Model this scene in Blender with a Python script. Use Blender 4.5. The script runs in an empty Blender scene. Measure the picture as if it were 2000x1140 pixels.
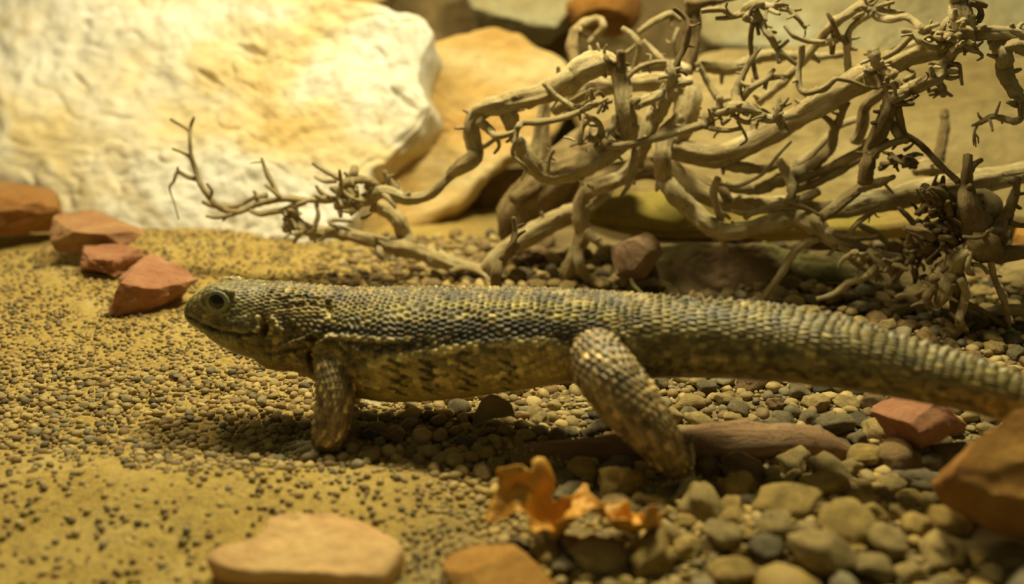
import bpy, bmesh, math, random
import numpy as np
from mathutils import Vector, Matrix, noise
from mathutils.bvhtree import BVHTree

scene = bpy.context.scene
# ------------------------------------------------------------------ camera
CAM_H = 0.9
PITCH = math.radians(18.2)
FPX = 2000.0
cam_d = bpy.data.cameras.new('camera')
cam = bpy.data.objects.new('camera', cam_d)
scene.collection.objects.link(cam)
cam.location = (0, 0, CAM_H)
cam.rotation_euler = (math.pi / 2 - PITCH, 0, 0)
cam_d.sensor_width = 36.0
cam_d.lens = 36.0
cam_d.clip_start = 0.02
cam_d.dof.use_dof = True
cam_d.dof.focus_distance = 2.22
cam_d.dof.aperture_fstop = 1.12
scene.camera = cam

# ------------------------------------------------------------------ world and lamps
world = bpy.data.worlds.new('world')
scene.world = world
world.use_nodes = True
world.node_tree.nodes['Background'].inputs[0].default_value = (0.80, 0.76, 0.38, 1)
world.node_tree.nodes['Background'].inputs[1].default_value = 0.13

def lamp(name, loc, power, col, size, target, kind='AREA', spot=None):
    ld = bpy.data.lights.new(name, kind)
    ld.energy = power
    ld.color = col
    if kind == 'AREA':
        ld.shape = 'DISK'
        ld.size = size
    else:
        ld.shadow_soft_size = size
        if spot:
            ld.spot_size = math.radians(spot)
            ld.spot_blend = 0.8
    o = bpy.data.objects.new(name, ld)
    scene.collection.objects.link(o)
    o.location = loc
    o.rotation_euler = (Vector(target) - Vector(loc)).to_track_quat('-Z', 'Y').to_euler()
    return o

lamp('heat_lamp_offscreen', (-1.15, 2.90, 2.3), 175, (1.0, 0.83, 0.47), 0.35, (-0.75, 3.0, 0.2), 'SPOT', 150)
lamp('lid_lamp_offscreen', (0.40, 2.75, 2.7), 108, (1.0, 0.89, 0.50), 0.5, (0.25, 2.4, 0.0))

scene.view_settings.view_transform = 'Standard'
scene.view_settings.look = 'None'
scene.view_settings.exposure = 0.0
scene.view_settings.gamma = 1.0
scene.view_settings.use_curve_mapping = False

# ------------------------------------------------------------------ helpers
CP, SP = math.cos(PITCH), math.sin(PITCH)
C = scene.collection
rng = np.random.default_rng(7)
random.seed(11)

def ray(u, v):
    x = (u - 1000.0) / FPX
    y = -(v - 570.0) / FPX
    return Vector((x, CP + y * SP, -SP + y * CP))

def P(u, v, d):
    """the point seen at photo pixel u, v that lies d units into the terrarium"""
    r = ray(u, v)
    return Vector((0, 0, CAM_H)) + r * (d / r.y)

def pxs(u, v, d):
    """size of one photo pixel there"""
    return (d / ray(u, v).y) / FPX

def project(co):
    x = co[:, 0]; y = co[:, 1]; z = co[:, 2] - CAM_H
    f = y * CP - z * SP
    up = y * SP + z * CP
    return 1000 + FPX * x / f, 570 - FPX * up / f, f

def sm(a, b, x):
    t = np.clip((np.asarray(x, float) - a) / (b - a), 0, 1)
    return t * t * (3 - 2 * t)

def ground(x, y):
    x = np.asarray(x, float); y = np.asarray(y, float)
    h = 0.045 * np.exp(-((x + 0.55) / 0.42) ** 2 - ((y - 1.58) / 0.13) ** 2)
    h = h + 0.035 * np.exp(-((x - 0.45) / 0.45) ** 2 - ((y - 1.40) / 0.15) ** 2)
    h = h + 0.03 * sm(0.5, 1.0, x) * sm(1.9, 2.6, y)
    h = h + 0.03 * np.exp(-((x + 1.0) / 0.4) ** 2) * sm(2.0, 3.0, y)
    h = h + 0.007 * np.sin(7 * x + 3 * y) * np.sin(5.3 * y - 2 * x + 1) + 0.004 * np.sin(17 * x + 1.3) * np.sin(15 * y)
    return h

def G(u, v, lift=0.0):
    """the ground point seen at photo pixel u, v"""
    r = ray(u, v)
    z = 0.0
    for _ in range(12):
        t = (CAM_H - z) / -r.z
        z = float(ground(r.x * t, r.y * t))
    return Vector((r.x * t, r.y * t, z + lift))

def obj(name, me, mat, parent=None, origin=None):
    if mat and not me.materials:
        me.materials.append(mat)
    o = bpy.data.objects.new(name, me)
    C.objects.link(o)
    if origin is not None:
        me.transform(Matrix.Translation(-Vector(origin)))
        o.location = origin
    if parent:
        o.parent = parent
        o.matrix_parent_inverse = Matrix.Identity(4)
        if origin is not None:
            o.location = Vector(origin) - parent.location
        else:
            o.location = -parent.location
    return o

def tag(o, label=None, cat=None, group=None, kind=None):
    if label: o['label'] = label
    if cat: o['category'] = cat
    if group: o['group'] = group
    if kind: o['kind'] = kind
    return o

def empty(name, loc):
    o = bpy.data.objects.new(name, None)
    o.empty_display_size = 0.05
    C.objects.link(o)
    o.location = loc
    return o

def mesh_np(name, co, faces, smooth=True):
    """faces: (n,3) or (n,4) int array"""
    me = bpy.data.meshes.new(name)
    n, k = faces.shape
    me.vertices.add(len(co))
    me.vertices.foreach_set('co', np.asarray(co, np.float32).ravel())
    me.loops.add(n * k)
    me.loops.foreach_set('vertex_index', faces.astype(np.int32).ravel())
    me.polygons.add(n)
    me.polygons.foreach_set('loop_start', np.arange(0, n * k, k, dtype=np.int32))
    if smooth:
        me.polygons.foreach_set('use_smooth', np.ones(n, bool))
    me.update(calc_edges=True)
    me.validate()
    return me

def set_col(me, col, name='Col'):
    a = me.color_attributes.new(name, 'FLOAT_COLOR', 'POINT')
    c4 = np.ones((len(col), 4), np.float32)
    c4[:, :3] = col
    a.data.foreach_set('color', c4.ravel())

def grid_faces(nu, nv, wrap=False):
    i = np.arange(nu - 1)[:, None]
    j = np.arange(nv if wrap else nv - 1)[None, :]
    j2 = (j + 1) % nv
    a = i * nv + j; b = i * nv + j2; c = (i + 1) * nv + j2; d = (i + 1) * nv + j
    return np.stack([a, b, c, d], -1).reshape(-1, 4)

def fbm(p, s, oct=4, seed=0.0):
    return noise.fractal((p[0] * s + seed, p[1] * s - seed * 0.7, p[2] * s + seed * 1.3), 1.0, 2.0, oct)

# ------------------------------------------------------------------ materials
def newmat(name):
    m = bpy.data.materials.new(name)
    m.use_nodes = True
    nt = m.node_tree
    b = nt.nodes['Principled BSDF']
    return m, nt, b

def nd(nt, t, **kw):
    n = nt.nodes.new(t)
    for k, v in kw.items():
        setattr(n, k, v)
    return n

def ramp(nt, fac, stops, interp='LINEAR'):
    r = nd(nt, 'ShaderNodeValToRGB')
    r.color_ramp.interpolation = interp
    el = r.color_ramp.elements
    while len(el) < len(stops):
        el.new(0.5)
    for e, (p, c) in zip(el, stops):
        e.position = p
        e.color = (c[0], c[1], c[2], 1)
    nt.links.new(fac, r.inputs[0])
    return r.outputs[0]

def noise_n(nt, vec, scale, detail=5, rough=0.6, dist=0.0):
    n = nd(nt, 'ShaderNodeTexNoise')
    n.inputs['Scale'].default_value = scale
    n.inputs['Detail'].default_value = detail
    n.inputs['Roughness'].default_value = rough
    n.inputs['Distortion'].default_value = dist
    nt.links.new(vec, n.inputs['Vector'])
    return n.outputs[0]

def mixc(nt, fac, a, b, mode='MIX'):
    m = nd(nt, 'ShaderNodeMix', data_type='RGBA', blend_type=mode)
    for sock, val in ((m.inputs[0], fac), (m.inputs[6], a), (m.inputs[7], b)):
        if hasattr(val, 'links'):
            nt.links.new(val, sock)
        elif isinstance(val, (int, float)):
            sock.default_value = val
        else:
            sock.default_value = (val[0], val[1], val[2], 1)
    return m.outputs[2]

def coords(nt, stretch=(1, 1, 1), off=(0, 0, 0), rot=(0, 0, 0)):
    tc = nd(nt, 'ShaderNodeTexCoord')
    mp = nd(nt, 'ShaderNodeMapping')
    mp.inputs['Scale'].default_value = stretch
    mp.inputs['Location'].default_value = off
    mp.inputs['Rotation'].default_value = rot
    nt.links.new(tc.outputs['Object'], mp.inputs[0])
    return mp.outputs[0]

def bumpn(nt, b, h, strength, dist):
    bp = nd(nt, 'ShaderNodeBump')
    bp.inputs['Strength'].default_value = strength
    bp.inputs['Distance'].default_value = dist
    nt.links.new(h, bp.inputs['Height'])
    nt.links.new(bp.outputs[0], b.inputs['Normal'])

def rock_mat(name, stops, scale=3.0, stretch=(1, 1, 1), rough=0.85, spots=None, off=0.0, bump=0.02, stain=None):
    m, nt, b = newmat(name)
    v = coords(nt, stretch, (off, off * 0.7, -off))
    n1 = noise_n(nt, v, scale, 6, 0.62, 0.4)
    col = ramp(nt, n1, stops)
    n2 = noise_n(nt, v, scale * 9, 5, 0.7)
    col = mixc(nt, 0.55, col, ramp(nt, n2, [(0.25, (0.55, 0.52, 0.48)), (0.5, (0.95, 0.95, 0.95)), (0.75, (1.2, 1.2, 1.2))]), 'MULTIPLY')
    if stain:
        n4 = noise_n(nt, v, scale * 0.55, 4, 0.6, 0.8)
        col = mixc(nt, ramp(nt, n4, [(stain[1], (0, 0, 0)), (stain[1] + 0.16, (1, 1, 1))]), col, stain[0])
    if spots:
        n3 = noise_n(nt, v, scale * 5, 3, 0.5)
        col = mixc(nt, ramp(nt, n3, [(0.64, (0, 0, 0)), (0.72, (1, 1, 1))]), col, spots)
    nt.links.new(col, b.inputs['Base Color'])
    b.inputs['Roughness'].default_value = rough
    hb = noise_n(nt, v, scale * 14, 7, 0.72)
    bumpn(nt, b, hb, 0.6, bump)
    return m

M = {}
M['cream'] = rock_mat('cream_sandstone', [(0.30, (0.56, 0.40, 0.16)), (0.43, (0.62, 0.52, 0.31)), (0.52, (0.64, 0.60, 0.50)), (0.68, (0.70, 0.69, 0.65))], 1.5, (1, 1, 1.3), off=3.1, bump=0.010, stain=((0.62, 0.43, 0.16), 0.57))
M['ochre'] = rock_mat('ochre_sandstone', [(0.30, (0.46, 0.25, 0.06)), (0.48, (0.58, 0.38, 0.13)), (0.66, (0.64, 0.50, 0.25))], 2.2, (1, 1, 2.5), off=1.7)
M['tan'] = rock_mat('tan_sandstone', [(0.30, (0.27, 0.19, 0.065)), (0.5, (0.36, 0.27, 0.11)), (0.7, (0.43, 0.33, 0.15))], 2.5, (1, 1, 2), off=5.2)
M['greytan'] = rock_mat('grey_tan_sandstone', [(0.30, (0.30, 0.24, 0.11)), (0.5, (0.38, 0.32, 0.17)), (0.7, (0.44, 0.42, 0.28))], 2.2, off=8.0)
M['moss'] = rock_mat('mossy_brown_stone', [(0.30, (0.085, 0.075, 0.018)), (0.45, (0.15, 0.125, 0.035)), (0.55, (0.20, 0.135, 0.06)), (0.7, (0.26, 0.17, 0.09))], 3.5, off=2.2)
M['mossledge'] = rock_mat('mossy_yellow_stone', [(0.30, (0.20, 0.16, 0.02)), (0.5, (0.36, 0.27, 0.05)), (0.7, (0.40, 0.27, 0.09))], 3.0, off=6.3)
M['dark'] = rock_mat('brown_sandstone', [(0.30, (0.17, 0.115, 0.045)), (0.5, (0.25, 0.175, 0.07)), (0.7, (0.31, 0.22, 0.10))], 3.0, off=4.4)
M['rust'] = rock_mat('rust_orange_stone', [(0.30, (0.14, 0.06, 0.018)), (0.5, (0.34, 0.15, 0.035)), (0.7, (0.34, 0.20, 0.07))], 4.0, off=2.9)
M['brick'] = rock_mat('brick_red_stone', [(0.30, (0.26, 0.10, 0.05)), (0.5, (0.38, 0.165, 0.08)), (0.7, (0.47, 0.25, 0.13))], 7.0, off=7.7, bump=0.012)
M['redbrown'] = rock_mat('red_brown_stone', [(0.30, (0.24, 0.115, 0.05)), (0.5, (0.36, 0.185, 0.08)), (0.7, (0.46, 0.28, 0.13))], 6.0, off=0.7, bump=0.006)
M['mauve'] = rock_mat('mauve_stone', [(0.30, (0.25, 0.16, 0.08)), (0.5, (0.32, 0.20, 0.11)), (0.7, (0.38, 0.24, 0.14))], 5.0, off=9.7)
M['peach'] = rock_mat('peach_sandstone', [(0.30, (0.50, 0.25, 0.11)), (0.5, (0.62, 0.38, 0.16)), (0.7, (0.66, 0.45, 0.19))], 4.0, off=1.1, bump=0.006)
M['amber'] = rock_mat('amber_brown_stone', [(0.30, (0.22, 0.08, 0.012)), (0.5, (0.42, 0.19, 0.03)), (0.7, (0.52, 0.29, 0.06))], 6.0, off=3.6)

def wood_mat(name, c0, c1, c2, dark):
    m, nt, b = newmat(name)
    v = coords(nt)
    n1 = noise_n(nt, v, 9, 5, 0.65, 0.5)
    col = ramp(nt, n1, [(0.32, c0), (0.5, c1), (0.68, c2)])
    ga = nd(nt, 'ShaderNodeAttribute', attribute_name='grain')
    g = ga.outputs['Vector']
    n2 = noise_n(nt, g, 3.6, 6, 0.7, 0.3)
    col = mixc(nt, ramp(nt, n2, [(0.30, (0.8, 0.8, 0.8)), (0.42, (0, 0, 0))]), col, dark)
    n3 = noise_n(nt, v, 60, 4, 0.7)
    col = mixc(nt, ramp(nt, n3, [(0.30, (0.8, 0.8, 0.8)), (0.40, (0, 0, 0))]), col, dark)
    nt.links.new(col, b.inputs['Base Color'])
    b.inputs['Roughness'].default_value = 0.68
    b.inputs['Specular IOR Level'].default_value = 0.35
    hm = nd(nt, 'ShaderNodeMath', operation='MULTIPLY_ADD')
    nt.links.new(noise_n(nt, v, 75, 6, 0.7), hm.inputs[0]); hm.inputs[1].default_value = 0.6
    nt.links.new(n2, hm.inputs[2])
    bumpn(nt, b, hm.outputs[0], 0.8, 0.014)
    return m
M['pale'] = wood_mat('bleached_wood', (0.40, 0.29, 0.13), (0.56, 0.44, 0.22), (0.68, 0.57, 0.34), (0.25, 0.155, 0.055))
M['brown'] = wood_mat('brown_weathered_wood', (0.17, 0.11, 0.04), (0.28, 0.195, 0.08), (0.40, 0.29, 0.14), (0.09, 0.052, 0.018))
M['stick'] = wood_mat('pinkish_bark', (0.24, 0.13, 0.06), (0.34, 0.20, 0.10), (0.42, 0.27, 0.14), (0.12, 0.06, 0.03))

def floor_mat():
    m, nt, b = newmat('sand')
    v = coords(nt)
    n1 = noise_n(nt, v, 5, 6, 0.65)
    col = ramp(nt, n1, [(0.3, (0.46, 0.31, 0.075)), (0.5, (0.58, 0.41, 0.11)), (0.7, (0.64, 0.48, 0.17))])
    n2 = noise_n(nt, v, 60, 5, 0.75)
    col = mixc(nt, 0.7, col, ramp(nt, n2, [(0.34, (0.45, 0.38, 0.30)), (0.46, (0.9, 0.88, 0.85)), (0.62, (1.15, 1.15, 1.1))]), 'MULTIPLY')
    sx = nd(nt, 'ShaderNodeSeparateXYZ')
    nt.links.new(v, sx.inputs[0])
    ad = nd(nt, 'ShaderNodeMath', operation='MULTIPLY_ADD')
    nt.links.new(n1, ad.inputs[0]); ad.inputs[1].default_value = 0.5
    nt.links.new(sx.outputs[0], ad.inputs[2])
    soil = ramp(nt, ad.outputs[0], [(0.0, (0, 0, 0)), (0.30, (1, 1, 1))])
    col = mixc(nt, soil, col, (0.30, 0.22, 0.09))
    nt.links.new(col, b.inputs['Base Color'])
    b.inputs['Roughness'].default_value = 0.9
    bumpn(nt, b, noise_n(nt, v, 110, 5, 0.75), 0.9, 0.012)
    return m
M['sand'] = floor_mat()

def vcol_mat(name, rough, bs=60, bstr=0.3, bd=0.004, spec=0.4):
    m, nt, b = newmat(name)
    a = nd(nt, 'ShaderNodeVertexColor', layer_name='Col')
    v = coords(nt)
    col = mixc(nt, 0.5, a.outputs[0], ramp(nt, noise_n(nt, v, bs, 4, 0.7), [(0.25, (0.5, 0.5, 0.5)), (0.5, (1, 1, 1)), (0.75, (1.3, 1.3, 1.3))]), 'MULTIPLY')
    nt.links.new(col, b.inputs['Base Color'])
    b.inputs['Roughness'].default_value = rough
    b.inputs['Specular IOR Level'].default_value = spec
    bumpn(nt, b, noise_n(nt, v, bs * 3, 4, 0.7), bstr, bd)
    return m
M['gravel'] = vcol_mat('gravel_stone', 0.7, 80)
M['skin'] = vcol_mat('lizard_scales', 0.42, 150, 0.15, 0.002, 0.5)

def pebble_mat(name, c):
    m, nt, b = newmat(name)
    v = coords(nt)
    oi = nd(nt, 'ShaderNodeObjectInfo')
    n = noise_n(nt, v, 1.8, 5, 0.65)
    lo = tuple(x * 0.62 for x in c); hi = tuple(min(1, x * 1.35) for x in c)
    col = ramp(nt, n, [(0.3, lo), (0.5, c), (0.72, hi)])
    col = mixc(nt, 0.6, col, ramp(nt, oi.outputs['Random'], [(0, (0.65, 0.66, 0.68)), (1, (1.25, 1.2, 1.1))]), 'MULTIPLY')
    nt.links.new(col, b.inputs['Base Color'])
    b.inputs['Roughness'].default_value = 0.68
    b.inputs['Specular IOR Level'].default_value = 0.35
    bumpn(nt, b, noise_n(nt, v, 7, 6, 0.7), 0.5, 0.15)
    return m
PCOL = {'tan': (0.36, 0.265, 0.105), 'ochre': (0.42, 0.29, 0.085), 'brown': (0.22, 0.145, 0.06), 'grey': (0.19, 0.155, 0.085), 'dark grey': (0.085, 0.07, 0.042)}
for k, c in PCOL.items():
    M['peb_' + k] = pebble_mat(k.replace(' ', '_') + '_pebble', c)

def simple(name, col, rough=0.5, **kw):
    m, nt, b = newmat(name)
    v = coords(nt)
    c = ramp(nt, noise_n(nt, v, kw.get('s', 30), 4), [(0.3, tuple(x * 0.75 for x in col)), (0.7, tuple(min(1, x * 1.15) for x in col))])
    nt.links.new(c, b.inputs['Base Color'])
    b.inputs['Roughness'].default_value = rough
    if kw.get('trans'):
        b.inputs['Subsurface Weight'].default_value = kw['trans']
        b.inputs['Subsurface Radius'].default_value = (0.03, 0.012, 0.004)
        b.inputs['Subsurface Scale'].default_value = 0.5
    return m
M['eye'] = simple('glossy_dark_eye', (0.006, 0.006, 0.005), 0.06)
M['iris'] = simple('pale_iris_rim', (0.42, 0.42, 0.27), 0.25)
M['lid'] = simple('grey_green_eyelid', (0.24, 0.25, 0.15), 0.4)
M['claw'] = simple('horn_claw', (0.20, 0.16, 0.09), 0.35)
M['leaf'] = simple('orange_dry_leaf', (0.60, 0.30, 0.035), 0.6, s=14)
M['scrap'] = simple('olive_dry_leaf', (0.26, 0.20, 0.08), 0.55, s=20)
M['paleleaf'] = simple('pale_dry_leaf', (0.72, 0.60, 0.34), 0.6, s=20)
M['back'] = simple('green_backing', (0.10, 0.105, 0.05), 0.9, s=3)

# ------------------------------------------------------------------ floor and back wall
def build_floor():
    nx, ny = 420, 400
    xs = np.linspace(-3.2, 3.2, nx); ys = np.linspace(0.85, 5.2, ny)
    X, Y = np.meshgrid(xs, ys, indexing='ij')
    Z = ground(X, Y)
    co = np.stack([X, Y, Z], -1).reshape(-1, 3)
    for i in range(len(co)):
        co[i, 2] += 0.005 * fbm(co[i], 14, 3) + 0.009 * max(0.0, fbm(co[i], 34, 2, 3.0) - 0.05)
    me = mesh_np('floor', co, grid_faces(nx, ny)[:, ::-1].copy())
    o = obj('floor', me, M['sand'])
    tag(o, 'yellow sandy terrarium ground with dark specks under the gravel', 'ground', kind='structure')
build_floor()

def box_mesh(name, lo, hi):
    bm = bmesh.new()
    bmesh.ops.create_cube(bm, size=1)
    s = Vector(hi) - Vector(lo); c = (Vector(hi) + Vector(lo)) / 2
    for v in bm.verts:
        v.co = Vector((v.co.x * s.x, v.co.y * s.y, v.co.z * s.z)) + c
    bmesh.ops.bevel(bm, geom=bm.edges[:], offset=0.01, segments=1)
    me = bpy.data.meshes.new(name); bm.to_mesh(me); bm.free()
    return me
tag(obj('wall_back', box_mesh('wall_back', (-3.2, 5.0, -0.1), (3.2, 5.2, 1.5)), M['back']),
    'green backing wall behind the rocks', 'wall', kind='structure')

# ------------------------------------------------------------------ rocks
def slab(name, outline, base, steep, yaw, thick, mat, label, cat='rock', amp=0.03, nscale=2.5, seed=1.0, rings=44, nth=180, bev=0.12, strata=0.0, group=None, gouges=()):
    """a slab of rock: its face is the outline (photo pixels) laid on a leaning plane through base"""
    a = math.radians(steep); yw = math.radians(yaw)
    n = Vector((-math.sin(yw) * math.sin(a), -math.cos(yw) * math.sin(a), math.cos(a)))
    base = Vector(base)
    org = Vector((0, 0, CAM_H))
    pts = []
    for (u, v) in outline:
        r = ray(u, v)
        t = (base - org).dot(n) / r.dot(n)
        pts.append(org + r * t)
    cen = sum(pts, Vector()) / len(pts)
    ex = Vector((math.cos(yw), -math.sin(yw), 0)); ex = (ex - n * ex.dot(n)).normalized()
    ey = n.cross(ex)
    p2 = np.array([((p - cen).dot(ex), (p - cen).dot(ey)) for p in pts])
    # boundary radius by angle from dense polygon
    dense = []
    k = len(p2)
    for i in range(k):
        for s in np.linspace(0, 1, 24, endpoint=False):
            dense.append(p2[i] * (1 - s) + p2[(i + 1) % k] * s)
    dense = np.array(dense)
    ang = np.arctan2(dense[:, 1], dense[:, 0]); rad = np.hypot(dense[:, 0], dense[:, 1])
    od = np.argsort(ang); ang = ang[od]; rad = rad[od]
    th = np.linspace(-math.pi, math.pi, nth, endpoint=False)
    R = np.interp(th, np.concatenate([ang - 2 * math.pi, ang, ang + 2 * math.pi]), np.tile(rad, 3))
    R = np.convolve(np.concatenate([R[-2:], R, R[:2]]), [0.1, 0.2, 0.4, 0.2, 0.1], 'valid')
    prof = []                                   # (radius factor, depth along n)
    bw = bev * thick
    for i in range(rings):
        prof.append((((i + 0.5) / rings) ** 0.85, 0.0))
    for q in np.linspace(0, math.pi / 2, 6)[1:]:
        prof.append((1 + 0.0 * q, -bw * (1 - math.cos(q)) - 0.02 * thick))
    for q in (0.35, 0.6, 0.85):
        prof.append((1.0 - 0.03 * q, -thick * q))
    prof += [(0.93, -thick), (0.6, -thick * 1.02), (0.2, -thick * 1.02)]
    co = []
    for (f, dz) in prof:
        ed = 0.0
        for j in range(nth):
            edge = max(0.0, f - 0.9) / 0.1 if dz == 0 else 1.0
            q = cen + ex * (math.cos(th[j]) * R[j] * f) + ey * (math.sin(th[j]) * R[j] * f)
            q = q + n * (dz - (bw * 0.35 * edge * edge if dz == 0 else bw * 0.35))
            h = fbm(q, nscale, 5, seed)
            ridge = abs(fbm(q, nscale * 1.7, 3, seed + 9.1))
            h2 = h * amp - max(0, 0.10 - ridge) * amp * 1.8 + 0.18 * amp * fbm(q, nscale * 9, 3, seed)
            if strata:
                h2 += strata * (math.floor((q.z + 0.05 * h) * 16) % 2) * 0.5
            lat = fbm(q, nscale * 2.2, 3, seed + 4) * amp * 0.7 * (edge if dz == 0 else 1)
            out = (ex * math.cos(th[j]) + ey * math.sin(th[j])) * lat
            co.append(q + n * h2 + out)
    for (a_, b_, wd) in gouges:
        e = []
        for (u, v) in (a_, b_):
            r = ray(u, v); e.append(org + r * ((base - org).dot(n) / r.dot(n)))
        ab = e[1] - e[0]
        for i in range(nth * rings):
            q = co[i] - n * (co[i] - base).dot(n)
            t = min(1, max(0, (q - e[0]).dot(ab) / ab.length_squared))
            w = wd * (1 - 0.6 * abs(2 * t - 1))
            dd = (q - e[0] - ab * t).length
            if dd < w:
                co[i] = co[i] - n * (1.5 * w * (1 - dd / w))
    nr = len(prof)
    co.append(cen + n * (fbm(cen, nscale, 5, seed) * amp)); co.append(cen - n * thick)
    fs = grid_faces(nr, nth, True)
    caps = [(nr * nth, (j + 1) % nth, j) for j in range(nth)] + [(nr * nth + 1, (nr - 1) * nth + j, (nr - 1) * nth + (j + 1) % nth) for j in range(nth)]
    me = bpy.data.meshes.new(name)
    me.from_pydata([tuple(c) for c in co], [], [tuple(f) for f in fs[:, ::-1]] + [(c[0], c[2], c[1]) for c in caps])
    bm = bmesh.new(); bm.from_mesh(me); bmesh.ops.recalc_face_normals(bm, faces=bm.faces); bm.to_mesh(me); bm.free()
    me.polygons.foreach_set('use_smooth', [True] * len(me.polygons))
    zmin = min(c.z for c in co)
    o = obj(name, me, mat, origin=(cen.x, cen.y, zmin))
    tag(o, label, cat, group)
    return o

FOOT = []          # ground covered by larger stones: x, y, half width, half depth
def sharpen(me, deg):
    bm = bmesh.new(); bm.from_mesh(me)
    lim = math.radians(deg)
    for e in bm.edges:
        if len(e.link_faces) == 2 and e.calc_face_angle(0) > lim:
            e.smooth = False
    bm.to_mesh(me); bm.free()

def stone_mesh(seed, sub=4, cuts=9, rough=0.05, cut_lo=0.62, cut_hi=0.9, block=False):
    """a broken chunk of unit radius: sphere with plane cuts and noise"""
    rs = random.Random(seed)
    bm = bmesh.new()
    bmesh.ops.create_icosphere(bm, subdivisions=sub, radius=1)
    pl = []
    for _ in range(cuts):
        d = Vector((rs.gauss(0, 1), rs.gauss(0, 1), rs.gauss(0, 1))).normalized()
        if block: d = Vector((d.x, d.y, d.z * 0.35)).normalized()
        pl.append((d, rs.uniform(cut_lo, cut_hi)))
    if block:
        pl += [(Vector((rs.uniform(-.12, .12), -0.12, 1)).normalized(), 0.40), (Vector((0, 0, -1)), 0.42)]
    for v in bm.verts:
        p = v.co.copy()
        for d, c in pl:
            e = p.dot(d) - c
            if e > 0:
                p -= d * (e * 0.97)
        p += p.normalized() * (fbm(p, 1.6, 4, seed * 3.1) * rough * 1.6 + fbm(p, 6, 3, seed) * rough * 0.5)
        v.co = p
    me = bpy.data.meshes.new('stone'); bm.to_mesh(me); bm.free()
    me.polygons.foreach_set('use_smooth', [True] * len(me.polygons))
    return me

def stone(name, u0, u1, v0, v1, d, depth, mat, label, seed, rz=0.0, tilt=0.0, cuts=14, sub=5, rough=0.035, cat='stone', group=None, cut_lo=0.42, cut_hi=0.74, block=True):
    """a chunk that fills the photo pixels u0..u1, v0..v1 at distance d"""
    c = P((u0 + u1) / 2, (v0 + v1) / 2, d)
    k = pxs((u0 + u1) / 2, (v0 + v1) / 2, d)
    sx = (u1 - u0) / 2 * k
    hv = (v1 - v0) / 2 * k
    sz = math.sqrt(max((hv * hv - (depth * 0.33) ** 2), (0.35 * hv) ** 2))
    me = stone_mesh(seed, sub, cuts, rough, cut_lo, cut_hi, block)
    R = Matrix.Rotation(tilt, 4, 'Y') @ Matrix.Rotation(rz, 4, 'Z')
    co = [R @ v.co for v in me.vertices]
    lo = [min(q[i] for q in co) for i in range(3)]; hi = [max(q[i] for q in co) for i in range(3)]
    f = lambda q, i: (q[i] - lo[i]) / (hi[i] - lo[i]) * 2 - 1
    for v, q in zip(me.vertices, co):
        v.co = Vector((f(q, 0) * sx, f(q, 1) * depth, f(q, 2) * sz)) + c
    sharpen(me, 24)
    FOOT.append((c.x, c.y, sx * 0.8, depth * 0.8))
    o = obj(name, me, mat, origin=(c.x, c.y, c.z - sz))
    return tag(o, label, cat, group)

slab('sandstone_rock', [(-260, -160), (200, -170), (480, -120), (640, -12), (760, 6), (838, 36), (852, 65), (828, 110), (824, 150), (852, 205), (822, 245), (772, 292), (728, 325), (716, 370), (690, 425), (640, 480), (500, 500), (300, 500), (120, 450), (70, 405), (-10, 350), (-260, 330)],
     (-0.6, 3.22, 0.0), 52, 6, 0.24, M['cream'], 'huge cream sandstone slab glowing under the lamp behind the three red stones', 'rock', amp=0.055, nscale=1.9, seed=2.2, rings=120, nth=480, bev=0.2,
     gouges=[((462, 84), (515, 104), .025), ((388, 140), (432, 165), .022), ((130, 132), (165, 165), .018), ((162, 36), (172, 52), .025), ((760, 168), (815, 212), .02), ((470, 160), (510, 178), .012)])
slab('sandstone_rock', [(800, 110), (850, 72), (900, 60), (960, 52), (1030, 65), (1085, 92), (1115, 130), (1125, 200), (1085, 262), (1010, 300), (962, 330), (900, 385), (845, 425), (800, 446), (730, 476), (690, 430), (720, 330), (770, 230)],
     (-0.25, 3.42, 0.02), 50, -4, 0.12, M['ochre'], 'rounded ochre sandstone slab propped up over a dark gap', 'rock', amp=0.035, nscale=2.4, seed=5.0, bev=0.4)
slab('sandstone_rock', [(1120, 190), (1180, 135), (1300, 122), (1400, 92), (1600, 84), (1800, 96), (2000, 106), (2260, 110), (2300, 460), (2000, 440), (1900, 420), (1750, 440), (1600, 420), (1450, 405), (1320, 395), (1200, 380), (1135, 300)],
     (0.9, 3.12, 0.12), 42, 8, 0.18, M['tan'], 'broad tan sandstone slab leaning behind the driftwood tangle', 'rock', amp=0.03, nscale=2.4, seed=7.0, bev=0.3, rings=60, nth=240)
slab('sandstone_rock', [(1330, -120), (2300, -140), (2300, 130), (1900, 118), (1700, 100), (1560, 96), (1480, 92), (1380, 74)],
     (0.9, 3.75, 0.42), 58, 5, 0.2, M['greytan'], 'grey-tan slab lying above the broad slab at the back', 'rock', amp=0.03, seed=8.5, bev=0.3)
slab('sandstone_rock', [(880, -90), (1140, -90), (1120, 15), (1085, 52), (1000, 40), (925, 14)],
     (0.0, 4.1, 0.45), 50, 0, 0.15, M['greytan'], 'pale slab high above the dark gap over the ochre slab', 'rock', amp=0.03, seed=3.5)
slab('sandstone_rock', [(480, -150), (800, -150), (752, 0), (700, 22), (600, 18), (520, 0)],
     (-0.7, 4.3, 0.6), 50, 0, 0.15, M['ochre'], 'yellow slab peeping over the top edge of the huge cream slab', 'rock', amp=0.03, seed=4.5)
slab('ledge_rock', [(1120, 405), (1180, 378), (1260, 372), (1420, 375), (1640, 385), (1850, 390), (1860, 430), (1700, 445), (1500, 440), (1320, 432), (1200, 425)],
     (0.5, 2.93, 0.155), 20, 3, 0.05, M['mossledge'], 'mossy yellow ledge roofing the dark hollow under the driftwood', 'rock', amp=0.014, nscale=4, seed=6.5, bev=0.5)
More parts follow.
